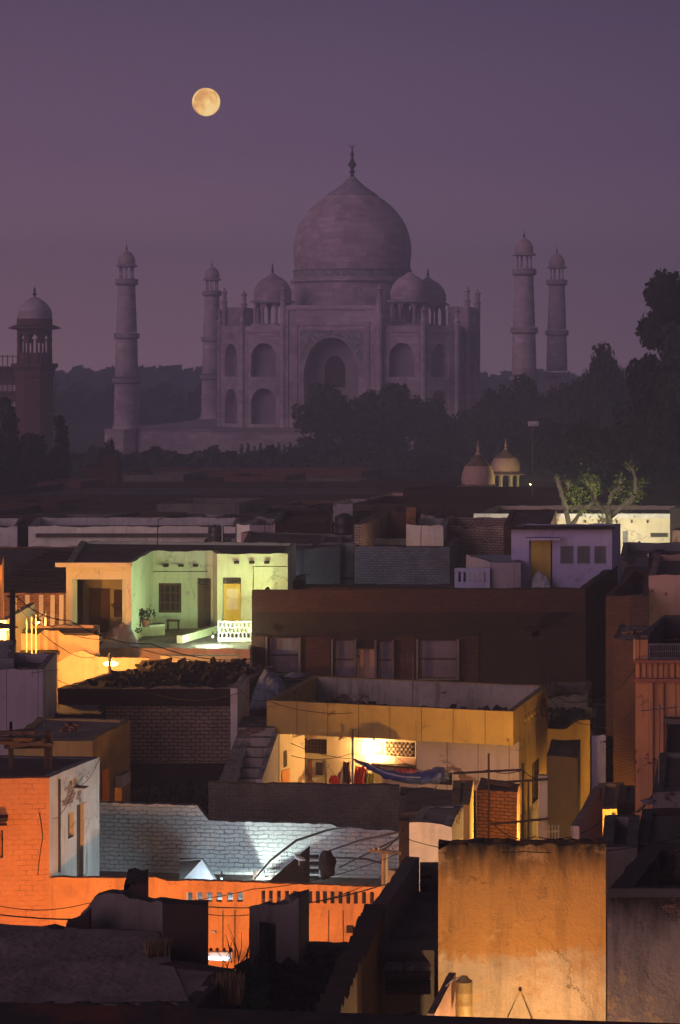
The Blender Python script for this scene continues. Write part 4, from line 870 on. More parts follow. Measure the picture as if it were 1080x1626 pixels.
# ------------------------------------------------------------------ big dark block with a lilac room on its roof
bf = [D2(400, 90), D2(930, 90), D2(986, 101.5), D2(477, 101.5)]
bz = Zr(935, 90)
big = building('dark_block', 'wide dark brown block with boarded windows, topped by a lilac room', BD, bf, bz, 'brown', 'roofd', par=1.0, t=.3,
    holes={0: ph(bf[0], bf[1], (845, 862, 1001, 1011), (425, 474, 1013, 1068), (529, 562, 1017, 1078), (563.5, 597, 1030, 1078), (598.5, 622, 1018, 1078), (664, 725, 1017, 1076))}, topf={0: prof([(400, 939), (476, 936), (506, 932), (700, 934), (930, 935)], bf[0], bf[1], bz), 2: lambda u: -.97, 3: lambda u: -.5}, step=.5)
panel('brick_band', 'rbrick', big, bf[0], bf[1], (400.5, 929.5, 936, 972), -.03, .03); [panel('brick_band', 'rbrick', big, bf[0], bf[1], (x0, x1, 1010, 1085), -.05, .05) for x0, x1 in ((400.5, 420), (479, 524), (627, 659), (731, 760))]
for r_ in ((425, 474, 1013, 1068), (529, 562, 1017, 1078), (598, 622, 1018, 1078), (664, 725, 1017, 1076)):
    f_ = panel('boarded_window', 'pan', big, bf[0], bf[1], r_, .08, .05)
    panel('sill', 'mold', f_, bf[0], bf[1], (r_[0]-4, r_[1]+4, r_[3], r_[3]+3), -.2, .3); panel('cross_board', 'dmetal', f_, bf[0], bf[1], (r_[0]+1, r_[1]-1, (r_[2]+r_[3])/2-1.2, (r_[2]+r_[3])/2+1.2), .05, .025)
    for e_ in ((r_[0]-3.5, r_[0]-.2, r_[2]-3, r_[3]), (r_[1]+.2, r_[1]+3.5, r_[2]-3, r_[3])): panel('frame', 'mold', f_, bf[0], bf[1], e_, -.2, .1)
panel('shutter', 'pink', big, bf[0], bf[1], (563.5, 597, 1030, 1078), .12, .04)
rf = [D2(812, 98.5), D2(972, 98.5), D2(985.5, 101.3), D2(828, 101.3)]; rz = Zr(839, 98.5)
rr = building('roof_room', 'lilac roof room with yellow door and three small grilles', BD, rf, rz, 'lilacp', 'roofd', par=.05, z0=bz-1,
    holes={0: ph(rf[0], rf[1], (840, 877, 857, 933), (890, 911, 867, 895), (917, 938, 867, 895), (944, 964, 867, 895))})
panel('roof_slab', 'dark', rr, rf[0], rf[1], (806, 976, 836.5, 840), -.35, .35)
panel('door', 'doory', rr, rf[0], rf[1], (842, 875, 858, 933), .1); panel('door_canopy', 'lilacp', rr, rf[0], rf[1], (834, 888, 853, 856.5), -.5, .5)
for x0 in (890, 917, 944):
    g_ = panel('window', 'glass', rr, rf[0], rf[1], (x0, x0+20.5, 867, 895), .16); lattice(g_, 'grille', 'grey', rf[0], rf[1], (x0, x0+20.5, 867, 895), .03, 6, 7, bar=.045)
heap('plastic_bundle', 'crumpled clear plastic bundle leaning at the yellow door', 'bundle', [D2(842, 97.6), D2(877, 97.6), D2(877, 98.3), D2(842, 98.3)], bz-1, .95, 'plate', 14, 9, chunks=0, soft=True)
rA, rB = D2(722, 97), D2(778, 97)
wall('roof_railing', 'pale railing with little openings left of the lilac room', rA, rB, bz-1, Zr(902, 97), 'lilacp', .12, cat='railing', holes=ph(rA, rB, *[(728+i*8, 732+i*8, 908, 924) for i in range(6)]))
building('low_shed', 'low mauve lean-to between the pale railing and the lilac room', BD, [D2(779, 97.2), D2(827, 97.2), D2(827, 101), D2(740, 101)], Zr(893, 97.2), 'lilac', 'tin', par=0, z0=bz-1)
if 0: wall('side_parapet', 'dark slab parapet rising at the left end of the dark block', D2(402, 90.5), D2(476, 98), bz-1, bz, 'rbrick', .22)
# ------------------------------------------------------------------ right hand houses
building('plain_house', 'pinkish plastered cube house under the black tank', BD, [D2(1030, 86), D2(1110, 86), D2(1120, 95), D2(1040, 95)], Zr(913, 86), 'pink', par=.25, topf={0: rag(.06)}, step=.3)
building('plain_house', 'dim slab roof just left of the pinkish cube house', BD, [D2(986, 94), D2(1028, 92), D2(1036, 100), D2(994, 100)], Zr(921, 94), 'brown', par=0)
building('plain_house', 'dark house with slanting parapet beside the big dark block', BD, [D2(962, 84), D2(1030, 84), D2(1032, 94), D2(1000, 94)], Zr(946, 84), 'rbrick', 'tin', par=.8)
building('plain_house', 'narrow rust red house left of the terracotta facade', BD, [D2(974, 76), D2(1010, 75), D2(1036, 79), D2(985, 80)], Zr(1013, 76), 'rbrick', 'roof', par=0)
# debris roof, ochre wall, lilac wall in the alley
building('brick_house', 'dark brick ruin behind the ochre wall in the alley', BD, [D2(866, 84), D2(933, 84), D2(940, 88), D2(876, 88)], Zr(1106, 84), 'dbrick', par=.4, topf={0: rag(.12, 1, 6)}, step=.2)
of = [D2(862, 78), D2(937, 77.6), D2(940, 81), D2(868, 81)]
o1 = building('ochre_house', 'ochre alley wall with crumbling top right of the yellow house', BD, of, Zr(1145, 78), 'ochrew', 'rubble', par=.25, topf={0: prof([(868, 1158), (905, 1158), (912, 1143), (937, 1143)], of[0], of[1], Zr(1145, 78))}, step=.2)
heap('rubble_pile', 'dark rubble lying on the ochre alley wall', 'rubble', [(p[0]+.1, p[1]+.1) if i < 2 else p for i, p in enumerate(of)], Zr(1145, 78)-.25, .5, 'rubble', 18, 3)
lf = [D2(934, 84), D2(1014, 84), D2(1020, 92), D2(940, 92)]
lw = building('lilac_house', 'dim lilac house with row of tiny vents deep in the alley', BD, lf, Zr(1168, 84), 'lilacp', 'roofd', par=.1, holes={0: ph(lf[0], lf[1], *[(x, x+7, 1176, 1179) for x in (957, 978, 998)])})
building('grey_house', 'dim grey alley house with one bluish lit window', BD, [D2(930, 92), D2(976, 92), D2(980, 97), D2(935, 97)], Zr(1123, 92), 'grey', par=.1)
wn = empty('lit_window', 'small bluish white lit window low in the alley', 'window', (*D2(952, 91.9), Zr(1166, 91.9)))
b = MB(); b.box(X(941, 91.9), X(963, 91.9), 91.8, 91.85, Zr(1165.5, 91.9), Zr(1156, 91.9)); b.build('pane', glow('window_glow', (.45, .65, .8), .45), wn)
b = MB(); b.box(X(960, 91.7), X(962, 91.7), 91.7, 91.78, Zr(1167, 91.7), Zr(1155, 91.7)); b.box(X(940, 91.7), X(965, 91.7), 91.7, 91.78, Zr(1168, 91.7), Zr(1166, 91.7)); b.build('frame', 'dark', wn)
heap('tarp_heap', 'dark crumpled tarpaulin on the lilac alley house', 'tarpaulin', [D2(966, 84.5), D2(1010, 84.5), D2(1012, 89), D2(972, 89)], Zr(1168, 84)-.1, .6, 'pan', 16, 8, chunks=0, soft=True)
# terracotta facade at the right edge
ff = [D2(1008, 60), D2(1130, 60), D2(1140, 66), D2(1034, 64.8)]
fz = Zr(1016, 60)
fc = building('terracotta_house', 'tall terracotta house with grooved facade and balcony railing at the right edge', BD, ff, Zr(1050, 60), 'facade', 'roofd', par=.05,
    holes={0: ph(ff[0], ff[1], (1058, 1085, 1150, 1255))})
def fpan(name, m, r_, deep, th, par=None): return panel(name, m, par or fc, ff[0], ff[1], r_, deep, th)
fpan('corner_pillar', 'facade', (1009, 1029, 1016, 1050), .02, .4); fpan('cornice', 'redp', (1007, 1130, 1047, 1052), -.14, .14); fpan('cornice', 'redp', (1007, 1130, 1077, 1083), -.10, .10)
for i in range(9): fpan('groove_rib', 'facade', (1012+i*9, 1016+i*9, 1053, 1076), -.05, .05)
for x0, x1 in ((1030, 1036), (1050, 1053)): fpan('pilaster', 'facade', (x0, x1, 1084, 1340), -.08, .08)
rl = lattice(fc, 'balcony_railing', 'metal', ff[0], ff[1], (1030, 1110, 1022, 1047), .03, 26, 2, bar=.02)
fpan('window', 'glass', (1058, 1085, 1150, 1255), .15, .04); fpan('window_canopy', 'dgrey', (1054, 1095, 1138, 1146), -.4, .4)
b = MB(); wallgrid(b, (ff[0][0]+.45, 60.6), (X(1056, 65), 65.0), (ff[0][0]+.25, 60.7), (X(1053, 65), 65.1), Zr(1050, 60)-.05, fz+.05); b.build('side_parapet', 'dgrey', fc)
b = MB(); wallgrid(b, (X(1056, 65), 65.05), (X(1130, 65), 65.05), (X(1056, 65), 65.3), (X(1130, 65), 65.3), Zr(1050, 60)-.05, fz+.05); b.build('rear_parapet', 'dgrey', fc)
# ------------------------------------------------------------------ near rows of the town
# dark rubble roof and whitewashed brick wall, left
bA, bB = top(92, 1092, 10.65), top(368, 1092, 10.65)
b2f = [bA, bB, (bB[0]+1.3, bB[1]+5.5), (bA[0]+1.5, bA[1]+4.2)]
b2 = building('brick_house', 'house with broad pale brick wall under a rubble covered roof', BD, b2f, 10.65, 'lbrick', 'roofd', par=.15, topf={0: rag(.05, 1, 2)}, step=.25)
panel('render_shade_band', 'brown', b2, bA, bB, (92.5, 367.5, 1094, 1121), -.05, .05); panel('render_shade_band', 'brown', b2, bA, bB, (92.5, 163, 1121.5, 1165), -.06, .06); panel('render_shade_band', 'brown', b2, bA, bB, (163.5, 367.5, 1212, 1300), -.08, .08)  # lowest band puts the shade on the brick below into the colour
heap('rubble_pile', 'dark slabs and rubble covering the roof above the pale brick wall', 'rubble', [(bA[0]+.2, bA[1]+.3), (bB[0]-.1, bB[1]+.3), b2f[2], b2f[3]], 10.5, .28, 'rubble', 34, 4, chunks=90)
heap('rubble_mound', 'taller mound of broken slabs right of the near lane lamp', 'rubble', [D2(236, 80.5), D2(392, 80.5), D2(396, 85), D2(214, 85)], 10.5, .34, 'rubble', 26, 11, chunks=160)
pl = [D2(-40, 72), D2(68, 72), D2(90, 76), D2(-40, 76)]
plh = building('plain_house', 'dim mauve plastered house at the left edge', BD, pl, Zr(1063, 72), 'lilac', 'roofd', par=.3, holes={0: ph(pl[0], pl[1], (15, 20, 1146, 1160))})
building('low_shed', 'stepped dark hut on the lane at the far left', BD, [D2(-40, 74), D2(22, 74), D2(26, 79), D2(-40, 79)], Zr(1046, 74), 'grey', 'tin', par=0)
building('low_shed', 'low olive shed roof between the mauve house and the pale brick wall', BD, [D2(66, 75.5), D2(160, 75.5), D2(168, 77.6), D2(92, 77.6)], Zr(1134, 75.5), 'brown', 'roof', par=0)
# olive block with lit windows
zL = 10.87; lf2 = roofpoly(zL, (10, 1178), (147, 1176), (207, 1143), (62, 1138))
ob = building('olive_house', 'olive brown cube house with two orange lit openings', BD, lf2, zL, 'ochrew', 'roof', par=.06, holes={1: ph(lf2[1], lf2[2], (160.5, 173.5, 1222, 1275), (182.5, 193.5, 1247, 1275))}, topf={1: rag(.03)}, step=.3)
panel('canopy', 'white', ob, lf2[1], lf2[2], (180.5, 195, 1228, 1246), -.25, .2)
panel('shutter', 'redp', ob, lf2[1], lf2[2], (165, 168, 1223, 1274), .1, .03)
q = (Vector(lf2[1])+Vector(lf2[2]))/2
lampthing('wall_lamp', 'hidden warm lamp glowing inside the olive brown cube house', (q.x-1.1, q.y+.2, Zr(1232, q.y)), ORG, 120, None, .08, e=8, arm=(0, 0, 0))
# staircase left of the yellow house
sA, sB = D2(352, 70.5), D2(413, 70.5)
stair = empty('staircase', 'open masonry stairs climbing between white sloping walls', 'staircase', (*D2(385, 72), 0))
n = 7; z0_, z1_ = 8.35, 10.25
for i in range(n):
    y0_ = 70.2+i*.30; b = MB(); sh = .24*i*.30; zt = z0_+(z1_-z0_)*(i+1)/n
    b.prism([(X(352, 70.2)+sh, y0_), (X(411, 70.2)+sh, y0_), (X(411, 70.2)+sh+.07, y0_+.302+(2 if i == 6 else 0)), (X(352, 70.2)+sh+.07, y0_+.302+(2 if i == 6 else 0))], 6, zt); b.build('step', 'stain', stair)
def slopewall(xa, xb, ya, yb, za, zb, t, m, name, par):
    b = MB(); wallgrid(b, (xa, ya), (xb, yb), (xa-t, ya+.02), (xb-t, yb+.02), 5, za, (), lambda u: (zb-za)*u/math.hypot(xb-xa, yb-ya), True, .4); return b.build(name, m, par)
slopewall(X(368, 69.8), X(368, 69.8)+.60, 69.8, 72.5, Zr(1242, 69.8), Zr(1150, 72.5), .42, 'white', 'side_wall', stair)
slopewall(X(416, 69.8), X(416, 69.8)+.45, 69.8, 72.0, Zr(1240, 69.6), Zr(1163, 72), .18, 'white', 'side_wall', stair)
kA = D2(366, 72.6)
building('wall_stub', 'tall whitewashed wall stub at the head of the stairs', 'wall', [kA, D2(377, 72.6), D2(396, 75.6), D2(386, 75.9)], Zr(1093, 72.6), 'white', 'white', par=0, t=.12)
heap('tin_heap', 'bluish crumpled sheets piled above the stairs', 'scrap', [D2(396, 77.5), D2(462, 78.5), D2(452, 82), D2(404, 82)], 10.0, .9, 'tin', 18, 12, chunks=8, soft=True)
building('low_shed', 'dark hut with flat roof between the stairs and the dark block', BD, [D2(396, 78.2), D2(520, 79), D2(526, 84), D2(410, 84)], 10.1, 'brown', 'roofd', par=.1)
# ------------------------------------------------------------------ yellow house with the veranda
zY = 11.07; yf = roofpoly(zY, (423, 1112), (815, 1130), (870, 1088), (497, 1073))
yr = empty('yellow_house', 'yellow fascia house with lit veranda beneath its parapet', 'building', (*((Vector(yf[0])+Vector(yf[2]))/2), 0))
yc = 10.02; b = MB(); Q = inset(yf, .2)
hs = []
(t0, t1, za, zb), = ph(yf[1], yf[2], (833, 866, 1102, 1140))
for i in range(7): a0 = t0+(t1-t0)*(i+.1)/7; a1 = t0+(t1-t0)*(i+.62)/7; hs += [(a0, a1, yc+.36, yc+.50), (a0, a1, yc+.60, yc+.66)]
for i in range(4):
    wallgrid(b, yf[i], yf[(i+1) % 4], Q[i], Q[(i+1) % 4], yc, zY, hs if i == 1 else (), None, False, .5, .008)
b.build('parapet', 'ochre', yr)
b = MB(); b.prism(inset(yf, .1), yc-.0, yc+.12); b.build('roof', 'roof', yr)
b = MB(); rA, rB = Vector(Q[3]), Vector(Q[2]); 
wallgrid(b, tuple(rA-Vector((0, .06))), tuple(rB-Vector((0, .06))), tuple(rA-Vector((0, .01))), tuple(rB-Vector((0, .01))), yc+.12, zY-.02, (), None, True); b.build('inner_parapet_face', 'stain', yr)
A, B = Vector(yf[0]), Vector(yf[1]); dv = (B-A); n_ = Vector((-dv.y, dv.x)).normalized(); sd = (Vector(yf[2])-B).normalized()
pA, pB = A+n_*.95, B+sd*.95; fl = 7.6
def yw(name, m, a, b_, z0, z1, holes=(), t=.2, step=1.0):
    a, b_ = Vector(a), Vector(b_); d = b_-a; n = Vector((-d.y, d.x)).normalized()*t; q = MB(); wallgrid(q, a, b_, a+n, b_+n, z0, z1, holes, None, True, step, 0); return q.build(name, m, yr)
def ptA(px): t, y = hit(pA, pB, px); return pA+(pB-pA)*t
L0, L1, R0, R1 = ptA(414), ptA(444), ptA(661), pB-dv.normalized()*.01
yw('front_pier', 'white', L0, L1, fl, yc-.002)
fr = yw('front_wall', 'lilac', R0, R1, 0, yc-.002, ph(R0, R1, (691, 718, 1227, 1246)))
panel('window', 'glass', yr, R0, R1, (691, 718, 1227, 1246), .12)
bk0, bk1 = L1+n_*1.9+dv.normalized()*.25, R0+n_*1.7+dv.normalized()*.1
yw('veranda_side_wall', 'cream', L1+n_*.02, bk0, fl, yc-.002, ph(L1+n_*.02, bk0, (450, 456, 1192, 1218)))
dH = [(465, 519, 1172.5, 1196), (465, 519, 1205, 1262), (594, 611, 1178, 1199), (613, 659, 1178, 1201)]
vw = yw('veranda_wall', 'cream', bk0, bk1, fl, yc-.002, ph(bk0, bk1, *dH))
yw('veranda_side_wall', 'cream', bk1, R0+n_*.22, fl, yc-.002)
b = MB(); b.prism([tuple(L0), tuple(R1), tuple(R1+sd*4), tuple(L0+n_*4)], 0, fl); b.build('floor', 'roof', yr)
sA_, sB_ = R1+sd*.01, Vector(yf[2])-dv.normalized()*.01
heap('roof_debris', 'dark debris and old boards scattered on the yellow house roof', 'rubble', [tuple(Vector(Q[0])+sd*.4), tuple(Vector(Q[1])+sd*.4), tuple(Vector(Q[2])-sd*.3), tuple(Vector(Q[3])-sd*.3)], yc+.12, .35, 'rubble', 26, 33, chunks=110)
yw('side_wall', 'ochrew', sA_, sB_, 0, yc-.002, ph(sA_, sB_, (845, 856, 1208, 1330), (824, 829, 1255, 1300)))
b = MB(); b.prism([tuple(sA_-dv.normalized()*.25), tuple(sB_-dv.normalized()*.25), tuple(sB_-dv.normalized()*.5), tuple(sA_-dv.normalized()*.5)], 0, yc-.01); b.build('inner_wall', 'brown', yr)
q = Vector(yf[3]); b = MB(); b.prism([tuple(Vector(yf[2])-n_*.3-dv.normalized()*.3), tuple(Vector(yf[2])-n_*.1-dv.normalized()*.3), tuple(q-n_*.1), tuple(q-n_*.3)], 0, yc-.01); b.build('rear_wall', 'brown', yr)
lattice(yr, 'vent_lattice', 'dmetal', bk0, bk1, (465, 519, 1172.5, 1196), .05, 10, 4, bar=.03)
b = MB(); panel('vent_back', 'dark', yr, bk0, bk1, (465, 519, 1172.5, 1196), .19, .02)
d_ = panel('door', 'doorb', yr, bk0, bk1, (465, 472, 1206, 1262), .06); panel('door_leaf', 'white', yr, bk0, bk1, (495, 518.5, 1206, 1262), .05)
g_ = panel('door_window', 'dark', yr, bk0, bk1, (501, 512, 1211, 1231), .03, .02)
pw = panel('glazed_panel', 'clothw', yr, bk0, bk1, (473, 488, 1206, 1262), .09)
(t0, t1, za, zb), = ph(bk0, bk1, (476, 486, 1208, 1250)); dd = bk1-bk0; cq = bk0+dd*(t0+t1)/2+n_*.07
for i, zc_ in enumerate((zb-.14, zb-.62, zb-.9)):
    b = MB(); r_ = .12 if i != 1 else .16; b.tube([(cq.x, cq.y, zc_), (cq.x-n_.x*.02, cq.y-n_.y*.02, zc_)], r_, 16); b.build('plate', 'plate', pw)
panel('door_post', 'redp', yr, bk0, bk1, (489, 494, 1206, 1262), .05)
panel('orange_board', 'orange', yr, L1+n_*.02, bk0, (447, 459, 1222, 1262), -.03, .03); panel('window', 'dark', yr, L1+n_*.02, bk0, (450, 456, 1192, 1218), .1)
# staggered brick screen
(t0, t1, za, zb), = ph(bk0, bk1, (613, 659, 1178, 1201)); b = MB(); u = dd.normalized(); Lw = dd.length; rows = 5
for j in range(rows):
    for i in range(7):
        a0 = t0*Lw+(t1-t0)*Lw*(i+(.0 if j % 2 else .5))/7; a1 = a0+(t1-t0)*Lw/7*.55
        if a1 > t1*Lw: continue
        p0, p1 = bk0+u*a0+n_*.02, bk0+u*a1+n_*.02; hh = (zb-za)/rows; b.prism([tuple(p0), tuple(p1), tuple(p1+n_*.12), tuple(p0+n_*.12)], za+j*hh, za+(j+1)*hh-.004)
b.build('brick_screen', 'lbrick', yr); panel('screen_back', 'dark', yr, bk0, bk1, (613, 659, 1178, 1201), .185, .02); panel('shutter', 'redp', yr, bk0, bk1, (595, 610, 1179, 1199), .08)
panel('shelf', 'dark', yr, bk0, bk1, (593, 661, 1213, 1216), -.3, .3)
for px in (470, 500, 552, 606, 642): panel('bracket', 'wood', yr, bk0, bk1, (px-1.5, px+1.5, 1166, 1169), -.8, .8)
for px in (478, 566, 714): pass
po = panel('poster', 'poster', None, bk0, bk1, (626, 660, 1217, 1229), -.05, .03); tag(po, 'red and white lettered banner lit under the veranda shelf', 'banner')
pq = panel('cardboard_sheet', 'pink', None, bk0, bk1, (628, 660, 1203, 1212), -.08, .02); tag(pq, 'pale brown board above the red banner', 'board')
for px in (669+29, 727, 774): pass
# veranda clutter
vd = bk0.y-1.2
def blob(name, label, cat, px, row, d, w, h, m, seed=1, group=None):
    from mathutils import noise as NZ
    b = MB(); c = PT(px, row, d); R = w/2*d/F; H = h*d/F; N_ = 14
    for i in range(N_):
        for j in range(N_):
            P = []
            for (a, e) in ((i, j), (i+1, j), (i+1, j+1), (i, j+1)):
                th, ph_ = 2*pi*a/N_, pi*e/N_; v = Vector((sin(ph_)*cos(th), sin(ph_)*sin(th), cos(ph_)))
                k = 1+.45*NZ.noise(v*1.7+Vector((seed*3.1, 0, 0)))+.15*NZ.noise(v*6); P.append((c.x+v.x*R*k, c.y+v.y*R*.7*k, c.z-H/2+v.z*H/2*k))
            b.face(P)
    return tag(b.build(name, m, smooth=True), label, cat, group)
def hang(name, label, cat, px0, px1, row0, row1, d, m, seed=1):
    """cloth hanging in folds"""
    b = MB(); nu, nv = 16, 8; g = []
    for i in range(nu+1):
        r = []
        for j in range(nv+1):
            u, v = i/nu, j/nv; px = px0+(px1-px0)*u; row = row0+(row1-row0)*v
            q = PT(px, row, d); r.append((q.x+.02*sin(v*5+seed), q.y+.05*sin(u*17+seed+v)+.03*v*sin(u*31), q.z-.05*sin(u*pi)*(1-v)-.06*sin(u*9+seed)*v))
        g.append(r)
    for i in range(nu):
        for j in range(nv): b.face([g[i][j], g[i+1][j], g[i+1][j+1], g[i][j+1]])
    return tag(b.build(name, m, smooth=True), label, cat)
hang('hanging_cloth', 'orange red cloth hanging behind the tarpaulin end', 'cloth', 563, 578, 1215, 1248, vd, 'red', 1)
hang('hanging_cloth', 'yellow green cloth hanging beside the orange red one', 'cloth', 583, 595, 1226, 1248, vd-.2, 'ygreen', 2)
hang('hanging_cloth', 'white and black patterned cloth hung on the veranda pole', 'cloth', 545, 557, 1208, 1245, vd, 'chimg', 3)
hang('hanging_cloth', 'dull brown cloth between the red and green laundry', 'cloth', 576, 584, 1218, 1246, vd+.2, 'doorb', 5)
blob('laundry_bundle', 'low red bundle on the parapet left of the hanging laundry', 'bundle', 531, 1232, vd, 17, 14, 'red', 4)
blob('sack', 'grey sack behind the patterned cloth', 'sack', 548, 1215, vd+.4, 22, 45, 'pan', 6)
b = MB(); b.tube([(X(560, 71), 71.2, fl), (X(560, 71), 71.2, yc+.3)], .035, 6); tag(b.build('veranda_pole', 'dmetal'), 'thin dark pole dividing the lit veranda', 'pole')
# the sagging tarpaulin
from mathutils import noise as NZ
b = MB(); g = []; nu, nv = 44, 8
spine = [(562, 1206, 70.4, 3), (585, 1217, 69.8, 8), (612, 1229, 69.4, 12), (640, 1235, 69.1, 14), (668, 1236, 68.9, 16), (690, 1231, 68.8, 22), (704, 1229, 68.7, 20), (714, 1234, 68.7, 6)]
def spn(t):
    k = t*(len(spine)-1); i = min(int(k), len(spine)-2); f = k-i; a, c = spine[i], spine[i+1]; return [a[j]+(c[j]-a[j])*f for j in range(4)]
for i in range(nu+1):
    px, row, d, wd = spn(i/nu); r = []
    for j in range(nv+1):
        a = -1.9+3.8*j/nv; q = PT(px, row, d); R = wd*d/F
        k = 1+.35*NZ.noise(Vector((i*.35, j*.5, 3))); r.append((q.x+.03*sin(i*1.3+j), q.y-R*1.1*cos(a)*k, q.z+R*.55*sin(a)*k+.03*NZ.noise(Vector((i*.9, j*.9, 0)))))
    g.append(r)
for i in range(nu):
    for j in range(nv): b.face([g[i][j], g[i+1][j], g[i+1][j+1], g[i][j+1]])
tp = tag(b.build('tarpaulin', 'blue', smooth=True), 'sagging blue and white tarpaulin slung over the dark parapet', 'tarpaulin')
b = MB()
for k in range(4):
    g2 = []
    for i in range(6, 30):
        px, row, d, wd = spn(i/nu); q = PT(px, row-wd*(.1+.12*k)+2*k-3, d); R = wd*d/F; g2.append((Vector((q.x, q.y-R*1.12-.01, q.z)), Vector((q.x+.01, q.y-R*1.12-.01, q.z+R*.05+.01))))
    for (p0, p1), (p2, p3) in list(zip(g2, g2[1:]))[k*3:k*3+10]: b.face([p0, p2, p3, p1])
b.build('stripe', 'clothw', tp)
# dark brick parapet in front of the veranda
mA, mB = D2(331, 66), D2(634, 65.6)
wall('brick_parapet', 'long dark unplastered brick parapet in front of the lit veranda', mA, mB, 6.5, Zr(1244, 66), 'dbrick', .3, topf=lambda u: -.0*u+rag(.03, 1.2, 4)(u), step=.2)
building('dark_hut', 'dark hut joined to the right end of the brick parapet', BD, [D2(635, 65.4), D2(752, 64.6), D2(756, 66), D2(636, 66.6)], Zr(1266, 65), 'dgrey', 'roofd', par=.05, topf={0: rag(.06)})
heap('rubble_pile', 'dark rubble at the foot of the stairs behind the white brick wall', 'rubble', [D2(200, 66), D2(330, 66), D2(336, 76), D2(205, 76)], 7.5, .8, 'rubble', 26, 14, chunks=60)
# ------------------------------------------------------------------ courtyard with whitewashed brick wall
wzA, wzB = D2(157, 63), D2(648, 62)
wz = Zr(1277, 63)
wall('whitewashed_wall', 'whitewashed brick courtyard wall lit bluish white', wzA, wzB, 6, wz, 'wbrick', .25, topf=prof([(157, 1275), (312, 1279), (333, 1304), (530, 1309), (534, 1313), (645, 1321)], wzA, wzB, wz), step=.16, jit=.02)
cf = MB(); cf.prism([D2(80, 58.3), D2(640, 57.4), D2(640, 62), D2(157, 63)], 5, 7.74); tag(cf.build('courtyard_floor', 'roof'), 'bluish lit strip of courtyard floor at the foot of the white wall', 'floor')
# cream and orange house
zc = Zr(1235, 58); chf = roofpoly(zc, (-45, 1237), (78, 1235), (158, 1202), (-10, 1199))
ch = empty('corner_house', 'house with orange lit brick front and white side wall at left', BD, (*((Vector(chf[0])+Vector(chf[2]))/2), 0))
Q = inset(chf, .25)
sh = ph(chf[1], chf[2], (108, 118, 1290, 1330), (122, 139, 1275, 1392))
for i, (m, hl) in enumerate((('orangeb', ph(chf[0], chf[1], (-2, 5, 1318, 1362))), ('white', sh), ('grey', ()), ('grey', ()))):
    b = MB(); wallgrid(b, chf[i], chf[(i+1) % 4], Q[i], Q[(i+1) % 4], 0, zc, hl, None, False, .4, .01); b.build('wall', m, ch)
b = MB(); b.prism(inset(chf, .12), zc-.16, zc-.02); b.build('roof', 'roofd', ch)
d_ = panel('door', 'doorb', ch, chf[1], chf[2], (122.5, 134, 1275, 1392), .12); panel('door_frame', 'white', ch, chf[1], chf[2], (134.5, 139, 1275, 1392), .03, .1)
w_ = panel('window', 'glass', ch, chf[1], chf[2], (108, 118, 1290, 1330), .15); panel('window_frame', 'dmetal', ch, chf[1], chf[2], (112.2, 113.4, 1290, 1330), .08)
panel('drain_pipe', 'dmetal', ch, chf[1], chf[2], (92.5, 93.8, 1237, 1385), -.05, .05); panel('canopy_bracket', 'dmetal', ch, chf[1], chf[2], (118, 124, 1248, 1250), -.3, .3)
panel('window', 'glass', ch, chf[0], chf[1], (-4, 5, 1318, 1362), .15); panel('window_canopy', 'dark', ch, chf[0], chf[1], (-20, 13, 1294, 1300), -.4, .4); panel('window_sill', 'dark', ch, chf[0], chf[1], (-20, 11, 1308, 1310), -.1, .1)
jk = empty('timber_heap', 'heap of old wooden beams and frames on the orange house roof', 'scrap', (*D2(38, 60), zc))
rnd = random.Random(12)
for i in range(11):
    x0, x1 = sorted((rnd.uniform(-5, 40), rnd.uniform(30, 90))); r0 = rnd.uniform(1158, 1198); d = rnd.uniform(58.6, 60.6)
    b = MB(); a = PT(x0, r0, d); c = PT(x1, r0+rnd.uniform(-7, 4), d+rnd.uniform(-.3, .3)); u = (c-a)/2; v = Vector((0, .09, 0)); b.obox((a+c)/2, u, v, (0, 0, .045)); b.build('beam', 'wood' if i % 2 else 'dmetal', jk)
for px in (18, 74, 80):
    b = MB(); a = PT(px, 1205, 59.5); b.box(a.x-.06, a.x+.06, 59.4, 59.5, zc-.02, Zr(1160, 59.5)); b.build('upright', 'wood', jk)
# orange compound wall
owA, owB = D2(78.5, 58.02), D2(607, 57)
oz = Zr(1395, 58)
hs = ph(owA, owB, *[(x-4.6, x+4.6, 1417-(0 if x > 300 else 0), 1432) for x in (301, 317, 332, 348, 365, 381)])+ph(owA, owB, *[(x-3.2, x+3.2, 1414+.012*(x-410), 1433+.012*(x-410)) for x in (418, 430, 442.6, 455.6, 468, 480, 492.6, 504.8, 516, 528, 540.7, 553, 565, 577.8, 590.7)])
hs += ph(owA, owB, *[(x-2.5, x+2.5, 1505, 1512) for x in (335, 345, 356, 367)])
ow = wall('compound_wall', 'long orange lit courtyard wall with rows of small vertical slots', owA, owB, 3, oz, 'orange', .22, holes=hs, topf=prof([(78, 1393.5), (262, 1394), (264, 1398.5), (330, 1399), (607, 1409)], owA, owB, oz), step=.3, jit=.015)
for px in (354, 373, 470, 522, 545): panel('conduit', 'dark', ow, owA, owB, (px-.4, px+.4, 1445, 1560), -.02, .02)
panel('meter_box', 'dark', ow, owA, owB, (551, 561, 1469, 1479), -.15, .15); panel('meter_box', 'doorb', ow, owA, owB, (562, 565, 1471, 1480), -.12, .12)
panel('door_surround', 'redp', ow, owA, owB, (573, 577, 1452, 1530), -.1, .1); panel('door_canopy', 'dark', ow, owA, owB, (576, 600, 1447, 1450), -.5, .5)
panel('canopy_box', 'dark', ow, owA, owB, (579, 585, 1452, 1468), -.3, .3); panel('canopy_box', 'brown', ow, owA, owB, (590, 597, 1452, 1468), -.3, .3)
